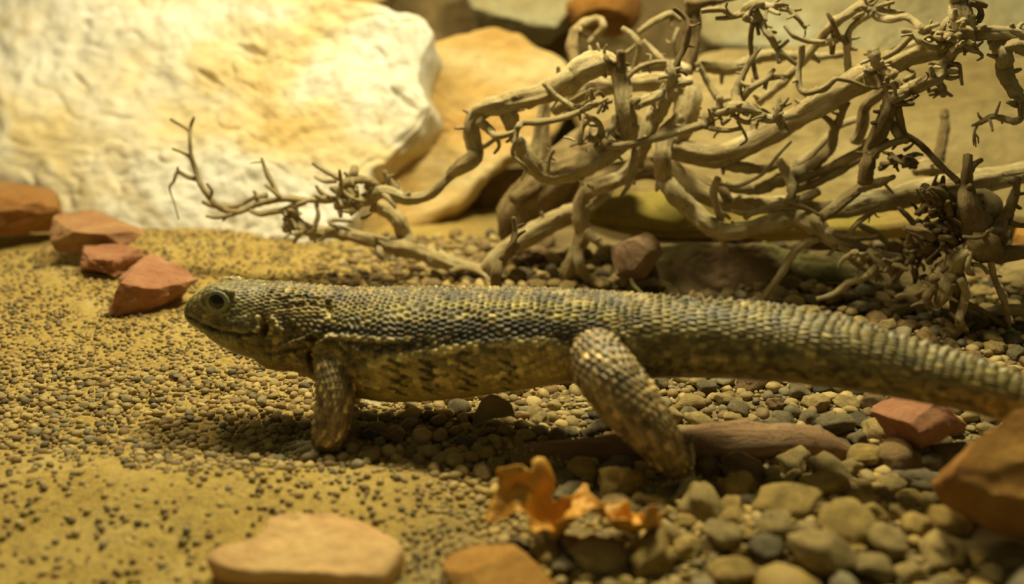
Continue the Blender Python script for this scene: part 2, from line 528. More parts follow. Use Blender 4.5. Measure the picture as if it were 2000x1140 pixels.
slab('sandstone_rock', [(1235, 500), (1290, 478), (1400, 470), (1520, 482), (1640, 492), (1760, 500), (1830, 530), (1850, 600), (1700, 640), (1500, 640), (1300, 620), (1230, 560)],
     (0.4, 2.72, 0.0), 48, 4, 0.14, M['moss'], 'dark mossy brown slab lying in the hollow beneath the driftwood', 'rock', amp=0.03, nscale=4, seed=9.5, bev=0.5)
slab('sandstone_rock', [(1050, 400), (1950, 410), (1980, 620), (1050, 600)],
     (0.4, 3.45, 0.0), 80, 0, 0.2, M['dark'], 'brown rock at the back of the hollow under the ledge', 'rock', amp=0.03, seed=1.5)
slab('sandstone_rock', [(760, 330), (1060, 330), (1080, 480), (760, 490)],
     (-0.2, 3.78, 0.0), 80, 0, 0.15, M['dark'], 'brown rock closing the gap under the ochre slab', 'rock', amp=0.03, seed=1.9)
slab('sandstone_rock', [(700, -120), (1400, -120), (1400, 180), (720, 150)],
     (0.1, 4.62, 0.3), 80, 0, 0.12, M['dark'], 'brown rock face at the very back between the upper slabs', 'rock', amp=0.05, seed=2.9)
stone('rock_chunk', 1105, 1255, -40, 78, 4.3, 0.12, M['amber'], 'amber-brown rock chunk in the dark gap beside the upper pale slab', 21, cat='rock', block=False, cuts=8, cut_lo=0.6, cut_hi=0.9)
stone('rock_chunk', -140, 118, 344, 470, 3.24, 0.12, M['rust'], 'rust-orange rock chunk at the foot of the cream slab', 22, cat='rock', tilt=0.35)
stone('red_stone', 105, 296, 414, 494, 3.03, 0.12, M['redbrown'], 'flat-topped red-brown stone, largest of three lying by the cream slab', 31, tilt=0.08)
stone('red_stone', 153, 292, 478, 536, 2.86, 0.085, M['brick'], 'crumbly brick-red stone between two other red stones', 33, rough=0.09)
stone('red_stone', 218, 384, 505, 618, 2.60, 0.12, M['brick'], "pinkish brick-red stone right behind the lizard's snout", 35, tilt=0.3, rough=0.06)
stone('mauve_stone', 1195, 1292, 448, 560, 2.72, 0.09, M['mauve'], 'pinkish mauve stone standing at the mouth of the hollow', 41, block=False, cuts=10, cut_lo=0.55, cut_hi=0.85)
stone('boulder', 1945, 2090, 500, 608, 2.62, 0.1, M['tan'], 'round tan boulder beside the dark stump roots', 43, cuts=6, cut_lo=0.75, cut_hi=0.95, rough=0.07, block=False)
stone('boulder', 1975, 2080, 436, 520, 2.85, 0.08, M['amber'], 'amber boulder tucked behind the round tan boulder', 44)
slab('flat_stone', [(395, 1078), (420, 1066), (490, 1046), (535, 1002), (590, 994), (655, 993), (722, 1020), (797, 1060), (778, 1092), (745, 1122), (600, 1122), (480, 1114), (420, 1104)],
     P(590, 1070, 1.345), 10, -4, 0.07, M['peach'], 'flat peach-coloured stone lying in the sand', 'stone', amp=0.008, nscale=7, seed=3.3, bev=0.3, rings=30, nth=120)
stone('amber_stone', 1822, 2190, 768, 1050, 1.40, 0.085, M['amber'], 'big amber-brown stone under the end of the tail', 51, tilt=-0.3, block=False, cuts=10, cut_lo=0.55, cut_hi=0.85)
stone('red_stone', 1705, 1880, 755, 880, 1.76, 0.07, M['brick'], 'brick-red angular stone wedged beneath the tail', 53, tilt=-0.5)
stone('yellow_stone', 862, 1090, 1074, 1220, 1.31, 0.09, M['amber'], 'yellow-orange stone in the gravel next to the flat peach stone', 55, block=False, cuts=10, cut_lo=0.55, cut_hi=0.85)

# ------------------------------------------------------------------ driftwood
def catmull(pts, rad, step):
    pts = [Vector(p) for p in pts]
    if len(pts) == 2:
        pts = [pts[0], (pts[0] + pts[1]) / 2, pts[1]]; rad = [rad[0], (rad[0] + rad[1]) / 2, rad[1]]
    e = [pts[0] * 2 - pts[1]] + pts + [pts[-1] * 2 - pts[-2]]
    er = [rad[0]] + list(rad) + [rad[-1]]
    out, ro = [], []
    for i in range(1, len(e) - 2):
        p0, p1, p2, p3 = e[i - 1:i + 3]
        n = max(2, int((p2 - p1).length / step))
        for k in range(n):
            t = k / n
            out.append(0.5 * ((2 * p1) + (p2 - p0) * t + (2 * p0 - 5 * p1 + 4 * p2 - p3) * t * t + (3 * p1 - p0 - 3 * p2 + p3) * t ** 3))
            ro.append(er[i] * (1 - t) + er[i + 1] * t)
    out.append(pts[-1]); ro.append(rad[-1])
    return out, ro

def tube_arrays(pts, rad, nseg, bark=0.0, seed=0.0, knots=0.0, flat=None):
    n = len(pts)
    up = Vector((0.13, -0.3, 1)).normalized()
    co = []
    T0 = None
    for i in range(n):
        T = (pts[min(i + 1, n - 1)] - pts[max(i - 1, 0)])
        T = T.normalized() if T.length > 1e-9 else Vector((1, 0, 0))
        if T0 is None:
            N = (up - T * up.dot(T))
            if N.length < 0.2:
                N = Vector((1, 0, 0)) - T * T.x
            N.normalize()
        else:
            N = (N - T * N.dot(T)).normalized()
        B = T.cross(N)
        T0 = T
        r0 = rad[i]
        if knots:
            r0 *= 1 + knots * noise.noise((pts[i] * (0.33 / max(rad[i], 0.006))) + Vector((seed, 0, seed)))
        for j in range(nseg):
            a = 2 * math.pi * j / nseg
            r = r0
            if bark:
                q = Vector((math.cos(a) * 1.6, math.sin(a) * 1.6, i * 0.07 + seed))
                r *= 1 + bark * (noise.noise(q * 1.4) + 1.1 * (0.35 - abs(noise.noise(q * 2.3))) + 0.5 * noise.noise(Vector((q.x * 3, q.y * 3, q.z * 6))))
            co.append(pts[i] + (N * math.cos(a) + B * math.sin(a)) * r)
    fs = [tuple(f) for f in grid_faces(n, nseg, True)]
    global GRAIN
    GRAIN = []
    arc = 0.0
    rmn = max(1e-4, sum(rad) / n)
    for i in range(n):
        if i: arc += (pts[i] - pts[i - 1]).length
        for j in range(nseg):
            a = 2 * math.pi * j / nseg
            GRAIN += [math.cos(a) + seed, math.sin(a), arc / rmn * 0.16 + seed]
    GRAIN += [seed, 0, 0, seed, 0, arc / rmn * 0.16 + seed]
    co.append(pts[0] - (pts[1] - pts[0]).normalized() * rad[0] * 0.4)
    co.append(pts[-1] + (pts[-1] - pts[-2]).normalized() * rad[-1] * 0.5)
    for j in range(nseg):
        fs.append((len(co) - 2, (j + 1) % nseg, j))
        fs.append((len(co) - 1, (n - 1) * nseg + j, (n - 1) * nseg + (j + 1) % nseg))
    return co, fs

def tube_mesh(name, pts, rad, nseg=10, bark=0.0, seed=0.0, knots=0.0, step=None):
    step = step or max(0.006, 0.45 * sum(rad) / len(rad))
    p, r = catmull(pts, rad, step)
    co, fs = tube_arrays(p, r, nseg, bark, seed, knots)
    me = bpy.data.meshes.new(name)
    me.from_pydata([tuple(c) for c in co], [], fs)
    me.polygons.foreach_set('use_smooth', [True] * len(fs))
    at = me.attributes.new('grain', 'FLOAT_VECTOR', 'POINT')
    at.data.foreach_set('vector', GRAIN)
    return me, p, r

def W(u, v, d, z=None):
    return P(u, v, d)

WOOD = empty('driftwood', P(1300, 540, 2.78))
tag(WOOD, 'bleached tangle of dry driftwood roots and twigs spread in front of the rocks', 'driftwood')
STUMP = empty('root_stump', P(1880, 650, 2.42))
tag(STUMP, 'dark gnarled root stump standing beside the round tan boulder', 'driftwood')
HANG = empty('hanging_branch', P(1890, 60, 2.42))
tag(HANG, 'knobbly pale branch end arching down in front of the broad tan slab', 'driftwood')

def br(parent, pts, d0, d1, mat='pale', name='branch', stubs=None):
    """pts: (u, v, half width) in photo pixels; depth runs from d0 to d1 along them"""
    L = [0.0]
    for a, b in zip(pts, pts[1:]):
        L.append(L[-1] + math.hypot(b[0] - a[0], b[1] - a[1]))
    wp, wr = [], []
    rs = random.Random(int(pts[0][0] * 7 + pts[0][1] * 13 + len(pts)))
    for (u, v, r), l in zip(pts, L):
        f = l / L[-1]
        d = d0 + (d1 - d0) * f + rs.uniform(-1, 1) * min(0.02, 0.0012 * r * 2)
        wp.append(P(u, v, d)); wr.append(r * pxs(u, v, d))
    rm = sum(p[2] for p in pts) / len(pts)
    nseg = 8 if rm < 5 else (14 if rm < 11 else 26)
    me, p, r = tube_mesh(name, wp, wr, nseg, 0.22 if rm < 8 else 0.30, rs.uniform(0, 50), 0.15 if rm > 15 else 0.26 if rm > 6 else 0.18)
    o = obj(name, me, M[mat], parent, origin=wp[0])
    # short snapped side shoots
    n = stubs if stubs is not None else int(L[-1] / 48) if rm > 4 else 0
    for k in range(n):
        i = rs.randrange(2, max(3, len(p) - 2))
        T = (p[min(i + 1, len(p) - 1)] - p[i - 1]).normalized()
        D = Vector((rs.gauss(0, 1), rs.gauss(0, 0.7), rs.gauss(0, 1)))
        D = (D - T * D.dot(T) * 0.6).normalized()
        ln = rs.uniform(6, 20) * 0.00135
        rr = min(r[i] * 0.45, rs.uniform(2.4, 5) * 0.00135)
        a = p[i] + D * r[i] * 0.5
        b = a + D * (ln * 0.6 + r[i] * 0.5)
        c = b + (D + Vector((rs.gauss(0, .35), rs.gauss(0, .25), rs.gauss(0, .35)))).normalized() * ln * 0.6
        tm, _, _ = tube_mesh('twig', [a, b, c], [rr * 1.3, rr, rr * 0.75], 7, 0.25, rs.uniform(0, 9), 0.2)
        t = bpy.data.objects.new('twig', tm)
        tm.materials.append(M[mat])
        tm.transform(Matrix.Translation(-wp[0]))
        C.objects.link(t); t.parent = o
    return o

def clump(parent, u, v, ru, rv, d, n, mat='pale', lmin=14, lmax=40, rr=(2.5, 5), bias=(0, 0), seed=0):
    """a frayed knot: many short jagged twigs, each a part"""
    rs = random.Random(int(u * 3 + v + seed))
    for k in range(n):
        uu = u + rs.gauss(0, ru * 0.5); vv = v + rs.gauss(0, rv * 0.5); dd = d + rs.gauss(0, 0.03)
        a = rs.uniform(0, 2 * math.pi); ln = rs.uniform(lmin, lmax)
        du = math.cos(a) * ln + bias[0] * ln; dv = math.sin(a) * ln + bias[1] * ln
        w = rs.uniform(*rr)
        br(parent, [(uu, vv, w * 1.2), (uu + du * .5 + rs.gauss(0, 3), vv + dv * .5 + rs.gauss(0, 3), w), (uu + du, vv + dv, w * 0.6)], dd, dd + rs.gauss(0, 0.03), mat, 'twig', 0)

A = WOOD
# left tips
br(A, [(379, 228, 2.5), (372, 250, 3.5), (371, 275, 3.8), (374, 305, 4.2), (380, 325, 4.8), (386, 348, 5), (396, 368, 5.2), (409, 386, 5.5), (425, 402, 6), (441, 411, 6), (462, 414, 6), (482, 408, 6), (505, 398, 6)], 2.86, 2.82, stubs=1)
br(A, [(333, 232, 3), (350, 242, 3.4), (370, 255, 3.6)], 2.86, 2.86, name='twig')
br(A, [(336, 290, 2.6), (355, 297, 3.2), (370, 306, 3.6), (379, 320, 4)], 2.83, 2.86, name='twig')
br(A, [(388, 352, 5), (366, 345, 4.4), (347, 336, 4), (339, 354, 3), (331, 367, 2.2), (340, 395, 1.7), (349, 428, 1.6)], 2.86, 2.80, name='twig', stubs=0)
br(A, [(348, 337, 3), (347, 326, 2.4)], 2.83, 2.83, name='twig')
br(A, [(411, 384, 4), (414, 372, 3.5), (404, 358, 2.6)], 2.84, 2.82, name='twig')
br(A, [(395, 393, 4), (410, 400, 5), (427, 404, 5), (447, 404, 5), (465, 402, 5), (481, 393, 5), (500, 385, 5), (522, 381, 5)], 2.87, 2.83)
br(A, [(402, 422, 3), (420, 425, 4), (445, 421, 4), (475, 412, 4)], 2.80, 2.82, name='twig')
br(A, [(500, 399, 6), (530, 392, 6.5), (562, 388, 6.5), (600, 391, 6.5), (640, 390, 6.5), (695, 386, 7)], 2.82, 2.74)
br(A, [(488, 411, 4), (508, 418, 5.5), (530, 414, 5.5), (556, 410, 6), (576, 402, 6.5), (596, 394, 6)], 2.80, 2.80)
br(A, [(545, 385, 5), (534, 362, 4.5), (523, 342, 5), (516, 325, 4), (511, 308, 3)], 2.82, 2.84, name='twig', stubs=2)
br(A, [(550, 386, 4), (535, 374, 3.6), (518, 361, 3)], 2.80, 2.79, name='twig')
br(A, [(505, 388, 4), (500, 378, 3.5), (495, 373, 2.5)], 2.82, 2.82, name='twig')
br(A, [(571, 400, 9), (573, 422, 11), (562, 440, 10), (557, 452, 7)], 2.80, 2.80, stubs=4)
br(A, [(573, 425, 10), (592, 444, 11), (618, 452, 11), (650, 454, 11), (700, 464, 12), (750, 476, 13), (790, 485, 15), (830, 496, 16), (870, 511, 15), (905, 522, 13), (945, 530, 12)], 2.80, 2.86, stubs=5)
br(A, [(690, 432, 3), (650, 430, 4), (645, 438, 4), (690, 452, 5), (760, 468, 4)], 2.80, 2.82, stubs=0)
br(A, [(617, 438, 5), (622, 420, 5), (617, 400, 3), (612, 380, 2)], 2.85, 2.86, name='twig', stubs=0)
br(A, [(735, 400, 13), (765, 417, 13), (780, 435, 14), (788, 455, 15), (800, 480, 14)], 2.84, 2.85)
br(A, [(740, 478, 8), (742, 495, 6), (748, 506, 4)], 2.82, 2.80, name='twig')
clump(A, 565, 440, 16, 20, 2.79, 8, lmax=20)
clump(A, 610, 455, 40, 8, 2.79, 10, lmax=26)
# tangle at 690,380
clump(A, 685, 385, 45, 32, 2.73, 26, lmin=16, lmax=46, rr=(3, 6))
br(A, [(612, 318, 4.5), (632, 332, 4), (668, 353, 4.5), (690, 368, 5)], 2.75, 2.73, name='twig')
br(A, [(617, 362, 3), (628, 376, 4.5), (650, 390, 5)], 2.72, 2.73, name='twig')
br(A, [(693, 323, 5), (692, 338, 9), (680, 355, 9), (668, 365, 8)], 2.74, 2.74, stubs=2)
br(A, [(665, 365, 8), (690, 352, 8), (720, 352, 7), (740, 366, 7)], 2.74, 2.75, stubs=1)
br(A, [(750, 333, 4.5), (756, 347, 5.5), (768, 362, 8), (785, 378, 7)], 2.75, 2.75, stubs=2)
# main arch
br(A, [(655, 402, 9), (690, 396, 10), (720, 386, 12), (745, 374, 12), (765, 378, 12), (790, 388, 11), (822, 386, 10), (843, 378, 9), (862, 358, 9), (880, 340, 11), (900, 325, 15), (921, 312, 16), (931, 297, 15), (926, 280, 15), (920, 256, 16), (923, 236, 16), (935, 220, 15), (955, 209, 15), (978, 205, 17), (1005, 196, 20), (1035, 190, 18), (1072, 178, 19), (1102, 163, 22), (1122, 146, 23), (1152, 128, 24), (1182, 122, 22), (1205, 132, 18)], 2.74, 2.66, stubs=14)
br(A, [(1080, 215, 12), (1120, 188, 16), (1160, 168, 18), (1200, 165, 16)], 2.78, 2.74, stubs=0)
br(A, [(1207, 125, 15), (1214, 160, 16), (1218, 200, 18), (1222, 235, 20), (1215, 265, 22), (1195, 288, 22), (1162, 312, 22), (1122, 331, 20), (1085, 340, 18), (1055, 334, 18), (1035, 315, 17), (1022, 292, 15), (1012, 272, 12)], 2.64, 2.62, stubs=9)
br(A, [(1211, 140, 12), (1213, 118, 9), (1213, 100, 8)], 2.63, 2.63, 'brown', stubs=1)
br(A, [(1196, 130, 9), (1187, 118, 6), (1182, 110, 4.5)], 2.63, 2.62, 'brown', stubs=1)
br(A, [(1062, 163, 5.5), (1085, 186, 5), (1125, 214, 6)], 2.62, 2.60, name='twig')
br(A, [(1195, 196, 6), (1160, 204, 7), (1138, 215, 6.5), (1100, 230, 7), (1060, 238, 6.5), (1022, 240, 6.5), (1010, 250, 6)], 2.60, 2.58)
br(A, [(1011, 248, 5.5), (1006, 275, 4), (1001, 300, 4), (1015, 316, 3.5), (1027, 330, 4), (1018, 352, 2)], 2.58, 2.57, name='twig')
br(A, [(1128, 216, 5), (1150, 196, 5), (1170, 180, 4), (1180, 190, 3)], 2.60, 2.60, 'brown', name='twig')
br(A, [(935, 235, 10), (955, 252, 9), (970, 266, 6), (1000, 260, 5), (1012, 252, 5)], 2.68, 2.60)
br(A, [(935, 292, 5), (955, 280, 4), (972, 268, 4)], 2.70, 2.66, name='twig')
br(A, [(970, 268, 4), (975, 285, 3.5), (965, 300, 3)], 2.68, 2.68, name='twig')
br(A, [(985, 208, 16), (996, 232, 17), (1002, 255, 12), (1003, 275, 6)], 2.69, 2.66, stubs=3)
br(A, [(1142, 226, 5), (1165, 236, 6), (1174, 254, 6), (1165, 270, 6), (1148, 272, 5)], 2.60, 2.60)
br(A, [(1200, 225, 5), (1198, 245, 6), (1185, 258, 6), (1172, 270, 5)], 2.60, 2.60, stubs=4)
br(A, [(1134, 282, 7), (1133, 265, 6), (1140, 245, 5), (1160, 230, 3)], 2.60, 2.59, stubs=3)
clump(A, 1150, 270, 30, 16, 2.59, 9, lmax=24)
clump(A, 1165, 200, 28, 10, 2.59, 8, lmax=24)
br(A, [(1070, 335, 3.5), (1073, 312, 3.5), (1082, 293, 3)], 2.60, 2.60, name='twig', stubs=5)
# long straight shoot to the right and its spray
br(A, [(1186, 286, 6), (1225, 283, 8), (1262, 275, 8), (1312, 261, 8), (1352, 250, 8), (1385, 240, 9)], 2.60, 2.58, stubs=2)
br(A, [(1375, 248, 12), (1388, 228, 13), (1408, 216, 13), (1440, 208, 11), (1468, 215, 11), (1490, 229, 10), (1522, 232, 7), (1557, 224, 5)], 2.58, 2.56, stubs=8)
br(A, [(1400, 215, 10), (1404, 200, 8), (1406, 190, 6)], 2.57, 2.57, stubs=2)
br(A, [(1516, 230, 8), (1522, 212, 7), (1522, 192, 4)], 2.56, 2.56, stubs=3)
br(A, [(1519, 235, 6), (1528, 250, 7), (1532, 263, 5)], 2.56, 2.55, name='twig', stubs=1)
br(A, [(1432, 224, 5), (1448, 236, 5), (1465, 240, 4)], 2.57, 2.56, name='twig', stubs=1)
br(A, [(1385, 250, 5), (1420, 255, 5), (1448, 250, 4)], 2.57, 2.56, name='twig', stubs=1)
br(A, [(1440, 208, 12), (1438, 182, 10), (1450, 150, 6), (1465, 120, 5.5), (1485, 93, 3.5)], 2.58, 2.60, stubs=5)
br(A, [(1445, 196, 9), (1468, 172, 7), (1495, 155, 6), (1512, 136, 4)], 2.58, 2.60, stubs=4)
br(A, [(1495, 154, 5), (1522, 150, 5), (1545, 150, 4)], 2.60, 2.60, name='twig')
br(A, [(1440, 236, 3), (1455, 262, 3), (1458, 275, 2.5), (1445, 284, 2)], 2.58, 2.56, name='twig')
clump(A, 1395, 228, 25, 14, 2.56, 8, lmax=22)
clump(A, 1480, 222, 40, 12, 2.56, 12, lmax=24)
# vertical limb and its foot
br(A, [(1310, 170, 18), (1290, 205, 18), (1272, 235, 16), (1262, 265, 15), (1248, 300, 14), (1240, 322, 15), (1214, 346, 15), (1180, 361, 15), (1146, 374, 15), (1133, 396, 14), (1135, 430, 15), (1140, 455, 15), (1130, 482, 14), (1116, 512, 14), (1103, 548, 13), (1098, 566, 12)], 2.70, 2.82, stubs=7)
br(A, [(1128, 485, 11), (1133, 515, 10), (1145, 540, 10), (1182, 562, 6)], 2.77, 2.76, stubs=0)
br(A, [(1145, 452, 9), (1158, 466, 7), (1175, 483, 5)], 2.69, 2.66, name='twig', stubs=2)
br(A, [(1246, 276, 7), (1238, 305, 6), (1230, 345, 6), (1226, 364, 6), (1212, 384, 2.5)], 2.64, 2.63, name='twig', stubs=2)
br(A, [(945, 530, 12), (962, 512, 15), (988, 488, 17), (1030, 462, 18), (1070, 438, 18), (1108, 418, 18), (1150, 400, 16), (1185, 370, 12)], 2.86, 2.84, stubs=3)
br(A, [(1178, 380, 4), (1160, 395, 4), (1145, 405, 3)], 2.76, 2.76, name='twig')
br(A, [(940, 530, 7), (905, 523, 6), (880, 530, 5)], 2.84, 2.80, stubs=0)
br(A, [(930, 527, 6), (948, 538, 4), (958, 548, 3)], 2.80, 2.74, name='twig', stubs=0)
br(A, [(970, 562, 11), (968, 535, 10), (977, 510, 10), (992, 490, 9), (1002, 474, 7), (1006, 450, 5), (1003, 424, 4)], 2.42, 2.44, 'brown', stubs=2)
br(A, [(1004, 468, 5), (1014, 458, 3.5), (1026, 450, 2.5)], 2.44, 2.43, 'brown', name='twig')
br(A, [(990, 497, 10), (1005, 482, 9), (1010, 480, 5)], 2.43, 2.42, 'brown', stubs=0)
# small shoots round 1300,150
br(A, [(1216, 160, 5), (1242, 136, 5), (1278, 122, 5), (1308, 121, 4.5)], 2.64, 2.62, name='twig')
br(A, [(1306, 120, 5), (1313, 148, 9), (1308, 168, 11), (1290, 184, 10), (1262, 196, 10), (1248, 204, 8)], 2.62, 2.61, stubs=6)
br(A, [(1310, 170, 6), (1330, 164, 5.5), (1352, 160, 5)], 2.61, 2.60, name='twig', stubs=1)
br(A, [(1313, 150, 7), (1322, 122, 6), (1338, 92, 6), (1345, 62, 6), (1339, 36, 5.5), (1315, 16, 4)], 2.62, 2.64, 'brown', stubs=5)
br(A, [(1235, 200, 8), (1248, 196, 8), (1242, 212, 6)], 2.61, 2.61, stubs=3)
# blurred limbs at the back
br(A, [(1372, -30, 18), (1352, 20, 17), (1350, 70, 16), (1344, 120, 15), (1332, 165, 15)], 2.95, 2.9, 'brown', stubs=0)
br(A, [(1340, 8, 14), (1380, 4, 9), (1440, -6, 6)], 2.95, 2.9, 'brown', stubs=0)
br(A, [(1330, 40, 6), (1310, 28, 7), (1285, 38, 7), (1262, 52, 6), (1247, 64, 5)], 2.9, 2.85, stubs=1)
br(A, [(1215, 55, 5), (1235, 68, 6), (1248, 88, 7), (1244, 115, 6), (1236, 140, 6)], 2.85, 2.82, stubs=1)
br(A, [(1256, 80, 5), (1275, 98, 5), (1296, 118, 5)], 2.85, 2.8, name='twig')
br(A, [(1220, 105, 4), (1238, 92, 4), (1246, 84, 4)], 2.85, 2.85, name='twig')
br(A, [(1325, 55, 4), (1316, 80, 5), (1318, 108, 4)], 2.88, 2.86, name='twig')
br(A, [(1210, 150, 12), (1255, 135, 13), (1305, 130, 14), (1345, 140, 12)], 2.9, 2.9, stubs=0)
br(A, [(1230, 165, 16), (1270, 160, 18), (1310, 165, 22), (1340, 180, 26)], 2.82, 2.8, stubs=2)
br(A, [(1345, 130, 9), (1400, 132, 12), (1430, 134, 12), (1460, 120, 10), (1492, 110, 11), (1522, 108, 10), (1600, 110, 8), (1650, 105, 7)], 2.95, 2.95, stubs=2)
br(A, [(1362, 122, 6), (1382, 160, 6.5), (1402, 192, 7)], 2.75, 2.7, name='twig')
br(A, [(1122, 60, 11), (1118, 95, 11), (1132, 140, 12), (1150, 180, 12)], 3.15, 3.0, 'brown', stubs=0)
br(A, [(1122, 62, 10), (1142, 45, 9), (1168, 38, 8), (1178, 52, 7), (1160, 72, 6), (1148, 84, 4)], 3.15, 3.15, 'pale', stubs=2)
br(A, [(1068, 195, 12), (1060, 240, 14), (1056, 290, 18), (1050, 340, 22)], 2.98, 2.96, stubs=0)
# top spray
br(A, [(1370, 22, 4.5), (1392, 19, 5.5), (1414, 19, 5.5), (1430, 31, 6), (1447, 26, 7), (1466, 10, 9), (1485, 6, 10)], 2.62, 2.64, stubs=3)
br(A, [(1398, 36, 4), (1428, 34, 5), (1452, 28, 5)], 2.62, 2.63, name='twig')
br(A, [(1475, 2, 10), (1500, 14, 8), (1528, 11, 6), (1545, 22, 5.5), (1560, 38, 4.5), (1574, 56, 3.5)], 2.64, 2.60, stubs=5)
br(A, [(1500, 22, 4), (1512, 8, 4), (1526, -4, 3)], 2.63, 2.62, name='twig')
br(A, [(1520, 18, 4), (1545, 20, 4), (1565, 18, 3)], 2.62, 2.60, name='twig')
br(A, [(1474, 22, 10), (1488, 48, 8), (1506, 74, 7), (1518, 95, 6), (1530, 106, 5), (1556, 126, 4)], 2.63, 2.60, stubs=4)
br(A, [(1476, 38, 6), (1468, 55, 5.5), (1466, 90, 5), (1472, 130, 5), (1478, 155, 4)], 2.66, 2.7, 'brown', stubs=1)
br(A, [(1478, 45, 4), (1482, 68, 3.5)], 2.63, 2.62, 'brown', name='twig')
clump(A, 1478, 22, 28, 18, 2.62, 9, lmax=26)
br(A, [(1520, 95, 6), (1522, 122, 5)], 2.62, 2.61, name='twig')
br(A, [(1525, 92, 4), (1540, 78, 3.5)], 2.62, 2.61, name='twig')
br(A, [(1532, 50, 3.5), (1550, 70, 4.5), (1578, 80, 5), (1610, 82, 5)], 2.58, 2.56, name='twig')
br(A, [(1566, 88, 5.5), (1565, 112, 6), (1560, 142, 6), (1561, 168, 6.5), (1574, 181, 6.5), (1592, 178, 6), (1612, 172, 6), (1628, 158, 5)], 2.54, 2.52, stubs=2)
br(A, [(1480, 200, 8), (1512, 176, 9), (1548, 140, 9), (1590, 92, 9), (1622, 52, 9), (1652, 30, 9), (1690, 4, 9)], 2.72, 2.62, stubs=2)
# thick diagonal limb
br(A, [(1312, 288, 22), (1350, 298, 22), (1395, 305, 22), (1440, 292, 22), (1490, 268, 22), (1540, 240, 22), (1600, 203, 23), (1650, 174, 24), (1700, 144, 25), (1750, 118, 24), (1800, 100, 22), (1850, 92, 18), (1880, 86, 14)], 2.76, 2.46, stubs=10)
br(A, [(1338, 165, 24), (1343, 195, 24), (1338, 230, 22), (1326, 262, 20), (1314, 290, 20)], 2.80, 2.76, stubs=4)
br(A, [(1330, 225, 12), (1300, 262, 14), (1294, 300, 16), (1294, 325, 17), (1299, 350, 18), (1320, 380, 19), (1350, 411, 19), (1386, 440, 18), (1420, 453, 18), (1460, 446, 17), (1500, 436, 17), (1550, 428, 18), (1582, 433, 20), (1604, 452, 18), (1640, 472, 12), (1690, 488, 10), (1735, 500, 9), (1772, 508, 7)], 2.70, 2.50, stubs=10)
br(A, [(1293, 350, 7), (1285, 362, 6), (1282, 372, 3)], 2.70, 2.69, name='twig')
br(A, [(1420, 324, 9), (1455, 328, 11), (1492, 330, 9), (1530, 318, 6)], 2.72, 2.70, stubs=1)
br(A, [(1310, 322, 14), (1345, 362, 17), (1395, 388, 17), (1445, 398, 17), (1520, 400, 17), (1580, 408, 18), (1640, 408, 19), (1700, 397, 20), (1750, 386, 21), (1800, 372, 22), (1870, 362, 21), (1930, 350, 21), (2010, 334, 21), (2090, 316, 20)], 2.82, 2.50, stubs=6)
br(A, [(1402, 348, 8), (1394, 374, 8), (1398, 398, 8), (1408, 428, 7), (1405, 455, 6), (1414, 476, 4), (1421, 492, 2.5)], 2.60, 2.60, stubs=5)
br(A, [(1405, 440, 5), (1392, 434, 4), (1384, 430, 4)], 2.60, 2.62, name='twig')
br(A, [(1408, 418, 5), (1420, 422, 4), (1426, 428, 3)], 2.60, 2.60, name='twig')
br(A, [(1402, 352, 6), (1412, 372, 8), (1424, 392, 8)], 2.66, 2.66, 'brown', name='twig', stubs=2)
br(A, [(1546, 276, 2.5), (1520, 303, 3), (1502, 326, 3.5), (1482, 345, 3.5), (1442, 362, 4), (1408, 360, 4)], 2.58, 2.60, name='twig')
br(A, [(1522, 314, 8), (1534, 334, 9), (1545, 360, 9), (1545, 380, 8), (1538, 396, 9)], 2.60, 2.58, stubs=2)
br(A, [(1540, 397, 8), (1510, 402, 7), (1482, 412, 7), (1462, 419, 7), (1456, 427, 6)], 2.58, 2.56, stubs=2)
br(A, [(1464, 418, 5), (1444, 416, 5), (1428, 411, 3.5)], 2.57, 2.56, name='twig')
br(A, [(1540, 397, 6), (1572, 406, 5), (1606, 424, 4)], 2.57, 2.54, 'brown', name='twig')
br(A, [(1545, 392, 7), (1572, 386, 9), (1598, 374, 9)], 2.60, 2.60, stubs=3)
br(A, [(1420, 365, 10), (1478, 368, 12), (1528, 350, 13), (1572, 332, 12), (1602, 310, 11), (1622, 288, 10), (1630, 255, 9), (1642, 228, 8), (1655, 200, 6)], 2.74, 2.62, stubs=3)
br(A, [(1632, 250, 7), (1620, 236, 6), (1606, 226, 4)], 2.63, 2.62, name='twig')
br(A, [(1545, 330, 8), (1580, 305, 8), (1610, 275, 8), (1640, 245, 7), (1680, 230, 7)], 2.76, 2.72, stubs=0)
br(A, [(1555, 352, 8), (1600, 336, 9), (1650, 312, 9), (1700, 286, 9)], 2.66, 2.60, stubs=2)
br(A, [(1550, 372, 8), (1600, 355, 8), (1645, 330, 8), (1690, 304, 7)], 2.68, 2.62, stubs=1)
br(A, [(1670, 278, 11), (1684, 245, 11), (1690, 208, 11), (1718, 182, 11), (1752, 156, 12)], 2.72, 2.62, stubs=1)
br(A, [(1605, 422, 9), (1640, 396, 10), (1680, 367, 10), (1718, 356, 9), (1748, 344, 4)], 2.54, 2.50, stubs=2)
br(A, [(1605, 430, 6), (1640, 405, 6), (1678, 375, 5)], 2.53, 2.52, 'brown', stubs=0)
br(A, [(1688, 356, 12), (1694, 325, 16), (1702, 292, 15), (1718, 256, 15), (1734, 218, 15), (1744, 185, 14), (1752, 160, 12)], 2.50, 2.46, 'brown', stubs=8)
br(A, [(1745, 190, 14), (1778, 174, 14), (1808, 160, 13), (1832, 150, 11), (1848, 122, 10), (1866, 94, 10), (1882, 72, 9)], 2.46, 2.42, stubs=5)
br(A, [(1826, 154, 8), (1838, 168, 8), (1843, 186, 6)], 2.45, 2.43, stubs=5)
br(A, [(1746, 200, 8), (1765, 202, 7), (1785, 203, 4)], 2.46, 2.44, 'brown', name='twig', stubs=1)
